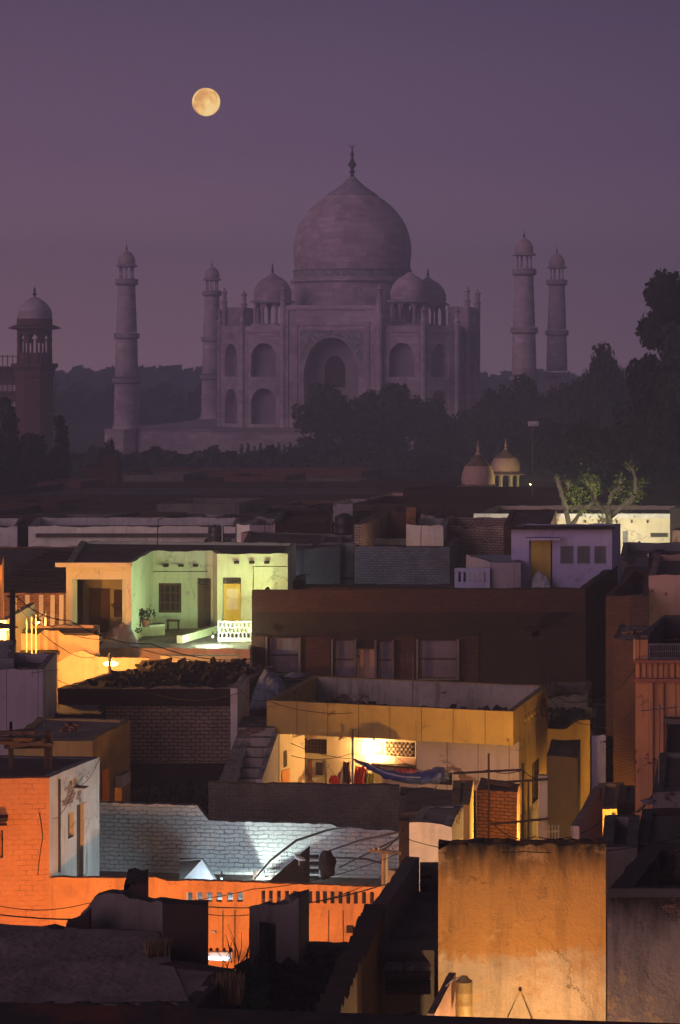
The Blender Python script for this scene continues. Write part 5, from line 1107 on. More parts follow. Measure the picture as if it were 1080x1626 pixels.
panel('fixture', 'clothw', ow, owA, owB, (337, 342, 1477, 1481), -.08, .08)
wall('compound_wall', 'short orange wall stub right of the leaning cement pole', D2(613, 58.5), D2(652, 57.5), 3, Zr(1386, 58), 'orange', .3, topf=rag(.04))
tl = empty('tube_lamp', 'blue white tube lamp low on the orange courtyard wall', 'lamp', (*D2(350, 56.8), Zr(1524, 56.8)))
b = MB(); a, c = PT(331, 1521, 56.9), PT(365, 1523, 56.9); b.tube([a, c], .045, 8); b.build('tube', glow('tube_glow', (.6, .85, 1), 2.6), tl)
b = MB(); b.box(a.x-.05, c.x+.05, 56.98, 57.06, a.z-.10, a.z+.12); b.build('holder', 'white', tl)
# courtyard things: small awning, perforated stair rail, shelf, sack, pole
aw = empty('lean_to', 'small white sloping awning panel standing by the white wall', 'awning', (*D2(318, 60), 7.74))
b = MB(); p0, p1, p2 = PT(290, 1398, 60.3), PT(322, 1364, 60.3), PT(344, 1399, 60.1); k = Vector((0, .04, 0)); b.face([p0, p2, p1]); b.face([p0+k, p1+k, p2+k]); b.build('sheet', 'clothw', aw)
b = MB(); b.tube([PT(286, 1370, 60.3), PT(286, 1366, 60.3), PT(322, 1364, 60.2), PT(345, 1400, 60)], .03, 6); b.build('frame', 'metal', aw)
b = MB(); bx0 = D2(285, 61); b.box(bx0[0], bx0[0]+.55, 61, 61.4, 7.74, Zr(1368, 61)); tag(b.build('water_trough', 'dgrey'), 'dark box standing behind the white awning panel', 'box')
sr = empty('stair_rail', 'dark sloping stair rail with round perforations in the courtyard', 'stair rail', (*D2(450, 60), 7.74))
rA, rB = D2(404, 59.6), D2(492, 60.6); Lr = (Vector(rB)-Vector(rA)).length
b = MB(); N0 = 22
hz = [(i/N0+.008, i/N0+.028, 7.95+.13*j+ .72*i/N0*1.1, 8.02+.13*j+.72*i/N0*1.1) for i in range(4, 13) for j in range(2)]
wallgrid(b, rA, rB, (rA[0], rA[1]+.06), (rB[0], rB[1]+.06), 7.6, 7.9, (), lambda u: 1.05*u/Lr+.0, True, .3, .01)
for i in range(9):
    for j in range(3):
        a = Vector(rA).lerp(Vector(rB), .22+.045*i); z = 7.85+.045*i*2.1+.3+.09*j-.12; b.tube([(a.x, a.y-.03, z), (a.x, a.y-.02, z)], .022, 6)
b.build('rail_panel', 'dgrey', sr)
for i in range(5):
    b = MB(); z = 7.8+.19*i; b.prism([(X(455, 60)+.05*i, 60.7), (X(506, 60), 60.7), (X(506, 60), 61.1), (X(455, 60)+.05*i, 61.1)], z, z+.05); b.build('tread', 'grey', sr)
blob('sack', 'tall dark sack like bundle on the courtyard stairs', 'sack', 519, 1352, 59.6, 26, 44, 'dark', 21)
bd = MB(); c = PT(476, 1362, 59.9); bd.tube([c+Vector((-.14, 0, .12)), c+Vector((-.10, 0, .03)), c+Vector((.02, 0, -.02)), c+Vector((.15, 0, -.06))], [.015, .05, .07, .02], 8); bd.tube([c+Vector((-.02, 0, -.05)), c+Vector((-.02, 0, -.2))], .01, 5); tag(bd.build('rag', 'clothw', smooth=True), 'small white rag caught on the stair rail', 'cloth')
for i, pts in enumerate(([(404, 1396, 60.6), (430, 1366, 61), (470, 1335, 61.4), (520, 1318, 61.6), (560, 1312, 61.6)], [(520, 1352, 60.4), (570, 1335, 60.2), (640, 1320, 59.6)], [(538, 1378, 60.2), (590, 1352, 60), (640, 1328, 59.6)], [(530, 1362, 60.4), (580, 1364, 60.2), (612, 1372, 59.8), (608, 1395, 59.8)])):
    b = MB(); b.tube([PT(*p_) for p_ in pts], [.02, .03, .035, .03, .02][:len(pts)], 6); tag(b.build('bent_pole_shade_arc', 'dgrey'), ('added dark arc tracing the shadow edge across the white brick wall', 'upper dark pole crossing right part of the white brick wall', 'lower dark pole slanting across the white brick wall', 'drooping dark hose hanging right of the dark sack')[i], 'bent pole', 'dark poles before the white brick wall')  # first arc is the wall's shadow edge, put in as a dark tube
up = empty('utility_pole', 'weathered pale pole with crossarm in front of the courtyard', 'pole', (*D2(609, 53.5), 0))
b = MB(); b.tube([(X(606, 53.5), 53.5, 4), (X(611, 53.5), 53.5, Zr(1348, 53.5))], [.09, .07], 10); b.build('shaft', 'pole', up)
b = MB(); a, c = PT(586, 1350, 53.4), PT(637, 1355, 53.4); b.obox((a+c)/2, (c-a)/2, (0, .03, 0), (0, 0, .035)); b.build('crossarm', 'pole', up)
for px in (594, 602, 622, 630):
    a = PT(px, 1350, 53.4); b = MB(); b.lathe([(.02, a.z), (.04, a.z+.03), (.025, a.z+.07), (0, a.z+.09)], 8, (a.x, a.y)); b.build('insulator', 'clothw', up)
# dark post and pale wall right of it
b = MB(); b.box(X(634, 57), X(650, 57), 57, 57.4, 4, Zr(1304, 57)); tag(b.build('brick_post', 'brown'), 'dark square post between courtyard wall and the pale cube house', 'post')
pf = [D2(650, 56), D2(718, 56), D2(736, 58.5), D2(672, 58.5)]
building('pale_house', 'small pale plastered cube lit orange below the tarpaulin', BD, pf, Zr(1310, 56), 'white', 'roof', par=.02, topf={0: prof([(650, 1306), (690, 1308), (718, 1314)], pf[0], pf[1], Zr(1310, 56)), 1: rag(.05)}, step=.25)
building('wooden_shed', 'dark low shed with flat roof and yellowish post', BD, [D2(716, 60), D2(746, 60), D2(752, 63.5), D2(720, 63.5)], Zr(1278, 60), 'ochrew', 'roofd', par=.03)
b = MB(); P4 = [PT(640, 1290, 60.4), PT(745, 1284, 60.4), PT(750, 1256, 63), PT(648, 1256, 64)]; b.face(P4); b.face([p_-Vector((0, 0, .07)) for p_ in reversed(P4)])
for p_, q_ in zip(P4, P4[1:]+P4[:1]): b.face([p_-Vector((0, 0, .07)), q_-Vector((0, 0, .07)), q_, p_])
tag(b.build('shed_roof', 'roofd'), 'dark sloping sheet roof beside the tarpaulin', 'roof')
hf = [D2(757, 64), D2(821, 63.6), D2(826, 65), D2(764, 66)]
building('brick_hut', 'small orange lit brick hut in front of the yellow house corner', BD, hf, Zr(1255, 64), 'obrick', 'rubble', par=.1, topf={0: rag(.06, 1.2, 2), 1: rag(.06, 2)}, step=.15)
gb = [D2(868, 70), D2(917, 69.6), D2(922, 73), D2(876, 73)]
building('grey_house', 'tall narrow grey block in the alley left of the sloping wall', BD, gb, Zr(1200, 70), 'dark', 'roofd', par=.1)
wall('sloping_wall', 'mauve alley wall with pale worn top running back', D2(920, 59), D2(957, 64.6), 4, Zr(1312, 59), 'lilac', .22, topf=rag(.02))
building('low_shed', 'yellowish low house at the end of the alley', BD, [D2(944, 66), D2(984, 66), D2(990, 70), D2(950, 70)], Zr(1284, 66), 'ochrew', 'roofd', par=.1)
b = MB(); b.box(X(969, 65.8), X(974, 65.8), 65.85, 65.9, Zr(1306, 65.8), Zr(1295, 65.8)); tag(b.build('lit_window', glow('window_glow', (.6, .75, .8), 1.0)), 'tiny whitish lit window in the yellowish alley house', 'window')
wf = [D2(980, 65), D2(1010, 65), D2(1014, 68), D2(984, 68)]
building('dark_hut', 'dark hut with small slots beside the terracotta house', BD, wf, Zr(1278, 65), 'brown', 'roofd', par=.1, holes={0: ph(wf[0], wf[1], *[(x, x+3, 1292, 1304) for x in (983, 990, 997, 1004)])})
wall('wall', 'dark red low wall in the alley bottom', D2(960, 56), D2(1012, 56), 3, Zr(1318, 56), 'redp', .3)
building('grey_block', 'dark mouldy block covering the foot of the terracotta house', BD, [D2(1036, 50), D2(1130, 50), D2(1136, 55), D2(1046, 55)], Zr(1258, 50), 'mold', 'roofd', par=.1)
cp = empty('aerial_frame', 'rusty frame of poles and crossbars by the yellow house corner', 'frame', (*D2(776, 60), 0))
for px, r0 in ((776, 1196), (830, 1212), (839, 1240)):
    b = MB(); b.tube([(X(px, 60), 60, 6), (X(px, 60), 60, Zr(r0, 60))], .03, 6); b.build('upright', 'dmetal', cp)
for (a0, r0, a1, r1) in ((770, 1244, 872, 1237), (776, 1309, 872, 1300), (720, 1228, 830, 1222)):
    b = MB(); b.tube([PT(a0, r0, 59.9), PT(a1, r1, 59.9)], .032, 6); b.build('crossbar', 'dmetal', cp)
b = MB(); a = PT(864, 1232, 60); b.box(a.x-.13, a.x+.09, 60, 60.25, 4, a.z); tag(b.build('concrete_post', 'cream'), 'pale concrete post lit orange at the alley mouth', 'post')
gg = empty('iron_gate', 'small barred gate glowing beside the pale concrete post', 'gate', (*D2(876, 60.2), 7))
for px in (872, 877, 882, 887):
    b = MB(); b.tube([(X(px, 60.3), 60.3, 7), (X(px, 60.3), 60.3, Zr(1310, 60.3))], .025, 6); b.build('bar', 'plate', gg)
for r_ in (1320, 1334):
    b = MB(); b.tube([PT(869, r_, 60.3), PT(889, r_, 60.3)], .022, 6); b.build('rail', 'plate', gg)
# ------------------------------------------------------------------ foreground, right
bA_, bB_ = D2(696, 40), D2(962, 40)
bz_ = Zr(1341, 40)
bw = building('plaster_house', 'large weathered house wall, ochre above and cream below, lit orange', BD, [bA_, bB_, D2(962.5, 40.45), D2(697, 40.45)], bz_, 'big', 'roofd', par=.1, t=.1, topf={0: lambda u: .012*sin(u*3)-.10*math.exp(-u*14)}, step=.1)
panel('rust_spot', 'dgrey', bw, bA_, bB_, (711, 722, 1451, 1463), -.004, .004) if False else None
b = MB(); a = PT(826, 1572, 39.95); b.tube([PT(806, 1617, 39.95), a, PT(846, 1622, 39.95)], .008, 5); b.tube([a, a+Vector((0, .05, 0))], .03, 6); tag(b.build('hanging_wire', 'black'), 'thin wire hung from a nail on the cream plaster', 'wire')
r1 = [D2(964.5, 37), D2(1120, 37), D2(1130, 40.6), D2(1022, 40.4)]
rq = building('stained_house', 'mouldy rimmed house block at the right foreground', BD, r1, Zr(1416, 37), 'mold2', 'roofd', par=.55, t=.35, topf={0: rag(.02)})
panel('coping', 'dgrey', rq, r1[0], r1[1], (964.6, 1118, 1410, 1424), -.05, .05)
building('stained_house', 'pale rain streaked wall behind the large ochre plaster wall', BD, [D2(955, 43), D2(1012, 43), D2(1016, 46), D2(960, 46)], Zr(1345, 43), 'mold', 'roofd', par=.2)
building('dark_hut', 'very dark flat roofed house behind the right foreground block', BD, [D2(1010, 43.5), D2(1120, 43.5), D2(1120, 47), D2(1020, 47)], Zr(1342, 43.5), 'brown', 'roofd', par=.1)
dk = empty('dark_house', 'dark unlit house wall with slanting parapet left of the ochre wall', BD, (*D2(650, 44), 0))
b = MB(); wallgrid(b, D2(606, 41), D2(666, 45.6), (X(606, 41)-.25, 41.1), (X(666, 45.6)-.25, 45.7), 6, Zr(1449, 41), (), rag(.03), True, .3); b.build('side_wall', 'dgrey', dk)
b = MB(); b.prism([D2(667, 45.6), D2(712, 45.6), D2(712, 46), D2(667, 46)], 6, Zr(1376, 45.6)); b.build('rear_wall', 'dgrey', dk)
b = MB(); b.prism([D2(606, 41.1), D2(694, 41.1), D2(705, 45.5), D2(666, 45.5)], 6, Zr(1507, 41.1)); b.build('roof', 'roofd', dk)
yd = empty('yard_house', 'dim yard front with shelves below the dark unlit wall', BD, (*D2(660, 39.5), 0))
b = MB(); b.prism([D2(606, 40.2), D2(695, 40.2), D2(695, 40.9), D2(606, 40.9)], 4, Zr(1509, 40.2)); b.build('wall', 'dgrey', yd)
for r0, r1_ in ((1545, 1549), (1570, 1574)):
    b = MB(); b.prism([D2(612, 39.4), D2(684, 39.4), D2(684, 40.15), D2(612, 40.15)], Zr(r1_, 39.6), Zr(r0, 39.6)); b.build('shelf', 'dark', yd)
for i, px in enumerate((620, 632, 650, 664, 676)):
    b = MB(); b.lathe([(.09, Zr(1545, 39.8)+.001), (.1, Zr(1532, 39.8)), (.06, Zr(1529, 39.8)), (0, Zr(1529, 39.8))], 12, D2(px, 39.8)); tag(b.build('jar', 'pan' if i % 2 else 'grey'), '%s dim jar from the left on the yard shelf' % ('first', 'second', 'third', 'fourth', 'fifth')[i], 'jar', 'jars on the yard shelf')
cyl('metal_drum', 'ribbed yellowish metal drum standing against the ochre wall', 'drum', 737, 1550, 1616, 38.2, 27, 'brass')
b = MB(); b.tube([PT(708, 1566, 37.6), PT(716, 1558, 37.7), PT(730, 1551, 37.9)], .012, 6); tag(b.build('bent_rod', 'plate'), 'thin pale rod lying against the metal drum', 'rod')
wall('ramp_wall', 'sloping pinkish wall end left of the metal drum', D2(690, 36.5), D2(724, 38.8), 8, Zr(1610, 36.5), 'pink', .12, topf=lambda u: .02*u)
# ------------------------------------------------------------------ foreground, left and centre ruins
zf = Zr(1592, 34)
rfp = roofpoly(zf, (-60, 1600), (311, 1597), (372, 1537), (262, 1527), (256, 1478), (-60, 1464))
fh_ = building('flat_roof_house', 'wide rough dark flat roof in the left foreground', BD, rfp, zf, 'brown', 'roof', par=.02, t=.25, topf={2: rag(.03), 3: rag(.04), 4: rag(.03)}, step=.2)
heap('debris', 'thin scatter of dust and stones on the left foreground roof', 'rubble', [top(-40, 1596, zf), top(300, 1590, zf), top(252, 1480, zf), top(-40, 1466, zf)], zf-.03, .05, 'roof', 40, 21, chunks=0, base=.035)
mW, mE = D2(128, 39.2), D2(262, 39)
wall('mossy_wall', 'mossy broken wall at the back of the left foreground roof', mW, mE, 6, Zr(1435, 39), 'mold', .3, topf=prof([(112, 1470), (128, 1452), (140, 1437), (152, 1425), (165, 1417), (190, 1420), (213, 1430), (262, 1433)], mW, mE, Zr(1435, 39)), step=.12, jit=.03)
wall('dark_wall', 'dark slope of broken masonry left of the mossy wall', D2(105, 38.6), D2(142, 38.6), 6, Zr(1462, 38.6), 'brown', .3, topf=prof([(105, 1470), (142, 1450)], D2(105, 38.6), D2(142, 38.6), Zr(1462, 38.6)), jit=.03, step=.1)
building('broken_stub', 'square broken wall stub on top of the mossy wall', 'wall', [D2(197, 39.4), D2(234, 39.3), D2(236, 40.6), D2(204, 40.6)], Zr(1405, 39.4), 'brown', 'roofd', par=.02, topf={0: prof([(197, 1416), (213, 1404), (234, 1404)], D2(197, 39.4), D2(234, 39.3), Zr(1405, 39.4))}, step=.12)
building('dark_hut', 'dark square masonry block right of the mossy wall', BD, [D2(258, 37.4), D2(330, 37.2), D2(331, 37.7), D2(259, 37.9)], Zr(1438, 37.3), 'brown', 'roofd', par=.02, topf={0: rag(.02)})
rnd = random.Random(31)
def straw(label, px0, px1, r0, r1, d, n):
    b = MB()
    for _ in range(n):
        x = rnd.uniform(px0, px1); a = PT(x, r1+rnd.uniform(-4, 4), d+rnd.uniform(-.2, .2)); c = PT(x+rnd.gauss(0, 4), r0+rnd.uniform(-3, 12), d+rnd.uniform(-.3, .3))
        b.tube([a, (a+c)/2+Vector((rnd.gauss(0, .02), 0, 0)), c], [.012, .010, .004], 4)
    return tag(b.build('straw_bundle', 'straw'), label, 'straw')
straw('straw bundle leaning on the dark masonry block', 232, 268, 1490, 1530, 36.8, 130)
straw('bundle of dry stalks at the right corner of the foreground roof', 345, 384, 1545, 1592, 35.2, 150)
c1 = [D2(396, 41), D2(474, 40.8), D2(491, 42.9), D2(402, 42.6)]
building('ruined_room', 'roofless ruined room with broken right corner in the centre foreground', BD, c1, Zr(1440, 41), 'mold', 'roofd', par=1.2, t=.22, holes={0: ph(c1[0], c1[1], (412, 438, 1465, 1545))}, topf={0: prof([(396, 1439), (425, 1437), (450, 1439), (466, 1433), (474, 1425)], c1[0], c1[1], Zr(1440, 41)), 1: lambda u: .17-.14*u+.03*sin(u*9), 2: lambda u: -.55, 3: lambda u: -.4}, step=.12, jit=.03)
wall('plaster_screen', 'pale worn plaster seen through the ruined room doorway', D2(408, 41.8), D2(444, 41.8), 6, Zr(1462, 41.8), 'mold', .1)
wall('broken_wall', 'low broken brick wall right of the ruined room', D2(480, 42.5), D2(600, 42), 6, Zr(1504, 42.3), 'dbrick', .35, topf=prof([(480, 1500), (545, 1502), (560, 1508), (600, 1514)], D2(480, 42.5), D2(600, 42), Zr(1504, 42.3)), step=.12, jit=.03)
wall('broken_wall', 'jagged thin wall running back beside the dark unlit house', D2(534, 33.6), D2(612, 41), 6, Zr(1622, 33.6), 'brown', .38, topf=lambda u: (Zr(1440, 41)-Zr(1622, 33.6))*(max(0, min(1, (u-1.2)/6.0)))**.8+rag(.10, .9, 3)(u), step=.14, jit=.05)
heap('rubble_pile', 'dark rubble in the pit between foreground roof and ruined room', 'rubble', [D2(372, 36), D2(560, 36), D2(600, 41.8), D2(398, 41)], Zr(1620, 38), .45, 'rubble', 30, 17, chunks=80)
heap('bramble', 'dark weedy mound left of the ruined room', 'weeds', [D2(352, 38), D2(424, 37.4), D2(420, 40.2), D2(385, 40.4)], Zr(1615, 38), .5, 'leaf2', 24, 19, chunks=120)
b = MB()
for _ in range(26):
    x = rnd.uniform(340, 425); a = PT(x, rnd.uniform(1520, 1545), 39+rnd.uniform(-.6, .6)); c = a+Vector((rnd.gauss(0, .16), 0, rnd.uniform(.15, .6))); b.tube([a, (a+c)/2+Vector((.03, 0, 0)), c], [.008, .006, .003], 4)
tag(b.build('dry_twigs', 'bark'), 'tangle of dry twigs silhouetted before the orange wall', 'twigs', None, 'stuff')
# near ledge at the camera's foot
lz = Zr(1592, 19); lp = roofpoly(lz, (-60, 1800), (1140, 1810), (1140, 1627), (-60, 1589))
b = MB(); b.prism(lp, lz-1.2, lz); led = tag(b.build('roof_ledge', 'chimg'), 'dark blurred roof ledge with rusty patches along the bottom', 'ledge')
# ------------------------------------------------------------------ pollarded trees, lit from the side
def pollard(label, d, limbs, tufts):
    base = limbs[0][0][0]; root = empty('pollarded_tree', label, 'tree', (X(base[0], d), d, 6), 0, 'pollarded trees on the roofs')
    b = MB(); rnd = random.Random(len(limbs)*7)
    for pts, r0, r1 in limbs:
        P_ = []; R_ = []
        for i, (px, row) in enumerate(pts):
            t = i/(len(pts)-1); P_.append(PT(px, row, d+(.5*sin(px)))) ; R_.append(.68*(r0+(r1-r0)*t)*(1+.12*sin(i*5)))
        fine = []; fr_ = []
        for (a, c), (ra, rc) in zip(zip(P_, P_[1:]), zip(R_, R_[1:])):
            for k in range(4): fine.append(a.lerp(c, k/4)+Vector((rnd.gauss(0, .02), 0, rnd.gauss(0, .02)))); fr_.append(ra+(rc-ra)*k/4+rnd.uniform(0, .02))
        fine.append(P_[-1]); fr_.append(R_[-1]*1.3); b.tube(fine, fr_, 8)
    for (px, row, s_, n_t) in tufts:
        for _ in range(5):
            c = PT(px+rnd.uniform(-3, 3), row+rnd.uniform(4, 9), d); e = c+Vector((rnd.gauss(0, .22), rnd.gauss(0, .2), rnd.uniform(.15, .5))); b.tube([c, (c+e)/2+Vector((rnd.gauss(0, .04), 0, 0)), e], [.03, .02, .008], 5)
    b.build('trunk', 'pbark', root, smooth=True)
    b = MB()
    for (px, row, s_, n) in tufts:
        c = PT(px, row, d)
        for _ in range(n*6//10):
            v = c+Vector((rnd.gauss(0, 1), rnd.gauss(0, 1), rnd.gauss(0, 1)))*s_*.5; nn = Vector((rnd.gauss(0, 1), rnd.gauss(0, 1), rnd.gauss(0, 1))).normalized(); u = nn.orthogonal().normalized(); w_ = nn.cross(u); k = rnd.uniform(.04, .085)
            b.face([v-u*k, v-w_*k*.6, v+u*k, v+w_*k*.6])
    b.build('foliage', 'leafl', root)
pollard('left pollarded tree with pale forked trunk above the lilac room', 118,
    [([(908, 862), (905, 835), (899, 812), (896, 795), (890, 778), (884, 757)], .26, .10), ([(906, 836), (918, 820), (930, 808), (941, 798)], .18, .10), ([(896, 795), (901, 780), (903, 764)], .12, .09), ([(941, 798), (938, 780), (940, 765)], .10, .07), ([(890, 778), (889, 770), (893, 764)], .08, .06)],
    [(885, 758, .25, 26), (903, 766, .3, 30), (912, 790, .9, 240), (922, 784, .8, 160), (940, 764, .55, 90), (930, 758, .5, 50), (936, 800, .5, 90), (946, 772, .6, 80), (925, 812, .3, 40), (960, 822, .45, 50)])
pollard('right pollarded tree with taller spreading knobby limbs', 119,
    [([(971, 864), (969, 835), (966, 818), (955, 806), (945, 795), (941, 776), (943, 766)], .28, .09), ([(968, 822), (980, 812), (992, 800), (1004, 792), (1010, 780), (1010, 760), (1005, 744)], .20, .10), ([(966, 816), (967, 800), (972, 784), (984, 772), (986, 762)], .17, .09), ([(945, 795), (938, 800), (930, 806)], .10, .06)],
    [(1003, 742, .3, 46), (1013, 766, .4, 90), (1010, 775, .3, 40), (1000, 795, .8, 230), (1012, 785, .4, 60), (984, 772, .55, 100), (986, 760, .35, 50), (973, 784, .4, 50), (955, 820, .6, 90), (966, 828, .4, 40), (941, 764, .4, 40)])
lampthing('wall_lamp', 'lamp standing in front of the far cream house, hidden by roofs', PT(1015, 866, 122), (1, .93, .62), 1900, None, .1, e=15, arm=(0, .5, 0))
lampthing('wall_lamp', 'yard lamp lighting the pollarded trees from the left front', PT(930, 866, 113), (1, .95, .55), 560, None, .1, e=10, arm=(0, .5, 0))
lampthing('wall_lamp', 'bulb lighting the left end of the far cream house', PT(872, 850, 123.5), (1, .86, .62), 420, None, .1, e=15, arm=(0, .5, 0))
# ------------------------------------------------------------------ the lamps of the town
lampthing('street_lamp', 'brightest lane lamp at the left edge with dark pole beside it', PT(4, 1000, 82.5), SOD, 2500, True, .16, e=120, size=.34, arm=(-.6, 0, 0))
lampthing('street_lamp', 'bright lane lamp shining just above the rubble covered roof', PT(176, 1057, 84.0), (1, .42, .07), 480, True, .10, e=120, size=.28, arm=(0, -.4, 0), shade=False)
lampthing('wall_lamp', 'greenish white terrace lamp hidden behind the big dark block', PT(405, 953, 90.75), (.88, 1, .42), 470, None, .06, e=12, arm=(.3, .5, 0))
lampthing('wall_lamp', 'yellowish lamp on the dark block roof behind its parapet', PT(425, 941, 92.2), (.95, 1, .38), 210, None, .06, e=3, arm=(.2, .2, 0))
lampthing('wall_lamp', 'cool white terrace lamp beside the lattice balustrade', PT(338, 1012, 89.6), (.70, 1, .66), 330, None, .06, e=3, size=.03, arm=(0, .1, 0))
v = bk0+(bk1-bk0)*.56-n_*.25
lampthing('bulb', 'glaring bare bulb on the veranda wall above the laundry', (v.x, v.y, Zr(1187, v.y)), (1, .50, .17), 360, None, .05, e=90, size=.10, arm=(.05, .2, 0), shade=False)
lampthing('street_lamp', 'sodium street lamp in the alley, hidden behind the ochre wall', PT(905, 1362, 63.5), (1, .50, .10), 2000, True, .07, e=12, arm=(.4, -.2, 0))
lampthing('street_lamp', 'second alley lamp hidden behind the sloping mauve wall', PT(928, 1300, 74.3), (1, .50, .10), 260, True, .07, e=12, arm=(.3, 0, 0))
lampthing('street_lamp', 'sodium lamp in the lane left below the orange courtyard wall', PT(60, 1520, 53), (1, .36, .07), 1150, True, .07, e=12, arm=(-.5, -.3, 0))
lampthing('street_lamp', 'second sodium lamp in the lane before the slotted orange wall', PT(452, 1540, 51.5), (1, .36, .07), 760, True, .07, e=12, arm=(.3, -.3, 0))
fl_ = PT(419, 1398, 61.3); fr0 = lampthing('floodlight', 'white flood lamp with added light-cutting plates low in the courtyard by the stair rail', fl_+Vector((0, 0, .06)), (.86, 1, .88), 150, None, .004, e=.6, size=.03, arm=(0, -.1, 0), shade=False)
lp_ = Vector((fl_.x, fl_.y+.06, fl_.z+.016))
for ang, nm in ((-25, -1), (60, 1)):
    b = MB(); e1 = lp_+Vector((sin(radians(ang)), 0, cos(radians(ang))))*.30; e2 = lp_+Vector((nm*.3, 0, -.02)); e3 = lp_+Vector((nm*.3, 0, .24)); k = Vector((0, .006, 0))
    pts = [lp_, e1, e3, e2] if ang > 0 or True else 0
    b.face([q_ for q_ in pts]); b.face([q_+k for q_ in reversed(pts)]); b.build('light_cutter', 'dmetal', fr0)  # added plates, placed to cut the light into a wedge on the wall
lampthing('wall_lamp', 'added cool white fill lamp near the white awning panel', PT(352, 1398, 59.3), (.62, .88, 1), 300, None, .40, e=.8, size=.03, arm=(.1, .2, 0))  # added fill light for the awning and the left part of the wall
lampthing('street_lamp', 'sodium lamp below the big ochre plaster wall', PT(815, 1790, 36.6), (1, .56, .24), 820, True, .08, e=12, arm=(.5, -.3, 0))
lampthing('wall_lamp', 'small sodium lamp low beside the metal drum', PT(740, 1660, 36.2), (1, .55, .20), 60, None, .08, e=6, arm=(.1, -.2, 0))
lampthing('wall_lamp', 'pinkish lamp on the far roofs beside the lit brick gable', PT(634, 873.5, 108.6), (1, .56, .34), 420, None, .08, e=6, arm=(.1, .3, 0))
lampthing('wall_lamp', 'cool lamp in the gap behind the green house', PT(512, 940, 104), (.8, .95, 1), 60, None, .08, e=4, arm=(.1, .3, 0))
lampthing('street_lamp', 'orange lamp lighting the terracotta facade from below', PT(985, 1375, 54), ORG, 80, True, .07, e=12, arm=(.3, -.2, 0))
lampthing('wall_lamp', 'dim warm lamp in front of the pale cube house', PT(690, 1392, 53.4), (1, .56, .24), 150, None, .05, e=6, arm=(0, -.2, 0))
lampthing('wall_lamp', 'dim warm lamp before the mouldy foreground block', PT(1060, 1690, 33), (1, .60, .36), 14, None, .06, e=6, arm=(0, -.2, 0))
lampthing('wall_lamp', 'dim warm lamp on the whitewashed range roofs', PT(200, 890, 132), (1, .62, .45), 500, None, .08, e=6, arm=(0, .2, 0))
lampthing('street_lamp', 'added lamp brightening the brick lane front left of the green house', PT(60, 990, 93.5), (1, .42, .09), 420, True, .08, e=20, arm=(.3, .3, 0))  # added to brighten the brick front, where the lane lamp is blocked
lampthing('wall_lamp', 'weak warm lamp behind the terracotta house balcony', PT(1066, 1004, 79), (1, .60, .36), 150, None, .08, e=6, arm=(0, .2, 0))
# ------------------------------------------------------------------ cables
wire('black cable crossing the slotted orange wall from left to right', [PT(-20, 1450, 50), PT(330, 1440, 50), PT(608, 1405, 53.4), PT(900, 1360, 56)], .016, .2)
wire('second cable low across the orange wall', [PT(-20, 1434, 49), PT(140, 1434, 50), PT(400, 1412, 52), PT(636, 1354, 53.4)], .009, .15)
wire('thin cable hanging below the slots of the orange wall', [PT(330, 1452, 52), PT(470, 1436, 52.5), PT(606, 1392, 53.4)], .010, .12)
wire('cable running down from the dark post to the leaning pole', [PT(600, 1352, 53.4), PT(640, 1318, 56), PT(640, 1290, 62)], .014, .1)
wire('pale rope falling from the tarpaulin to the dark post', [PT(694, 1247, 65), PT(640, 1316, 59.6)], .02, .12, 'rope', 'rope', 'pole')
wire('cable across the veranda to its pole', [PT(462, 1180, 72), PT(560, 1205, 71.2), PT(640, 1212, 71.5), PT(700, 1226, 69)], .01, .1)
wire('second cable fanning out from the veranda pole', [PT(463, 1200, 72), PT(560, 1196, 71.2), PT(612, 1190, 71.5), PT(720, 1240, 68)], .009, .15)
wire('drooping cable in front of the yellow house corner', [PT(700, 1224, 67), PT(776, 1222, 60), PT(830, 1222, 60), PT(864, 1236, 60)], .012, .1)
wire('cable from the aerial frame to the alley', [PT(776, 1300, 60), PT(850, 1328, 58), PT(960, 1300, 60), PT(1036, 1262, 55)], .014, .25)
wire('cable dropping down the terracotta facade', [PT(1062, 1150, 59), PT(1050, 1240, 58.8), PT(1012, 1290, 58)], .018, .1)
wire('long cable from the lane pole to the big dark block', [PT(20, 942, 79), PT(110, 985, 80), PT(240, 1022, 83), PT(400, 1046, 86)], .018, .25)
wire('cable from the lane pole across the orange lane house', [PT(20, 950, 79), PT(100, 1030, 82), PT(160, 1040, 84.5)], .014, .2)
wire('cable from the lane house along the terrace wall', [PT(50, 975, 82), PT(180, 1015, 84), PT(390, 1050, 87)], .012, .3)
wire('cable looping down the white side wall of the corner house', [PT(84, 1300, 57.2), PT(118, 1250, 59), PT(158, 1205, 61)], .008, .2)
wire('cracked cable trail on the orange brick front', [PT(62, 1290, 57.8), PT(68, 1330, 57.9), PT(60, 1390, 57.9)], .012, -.08)

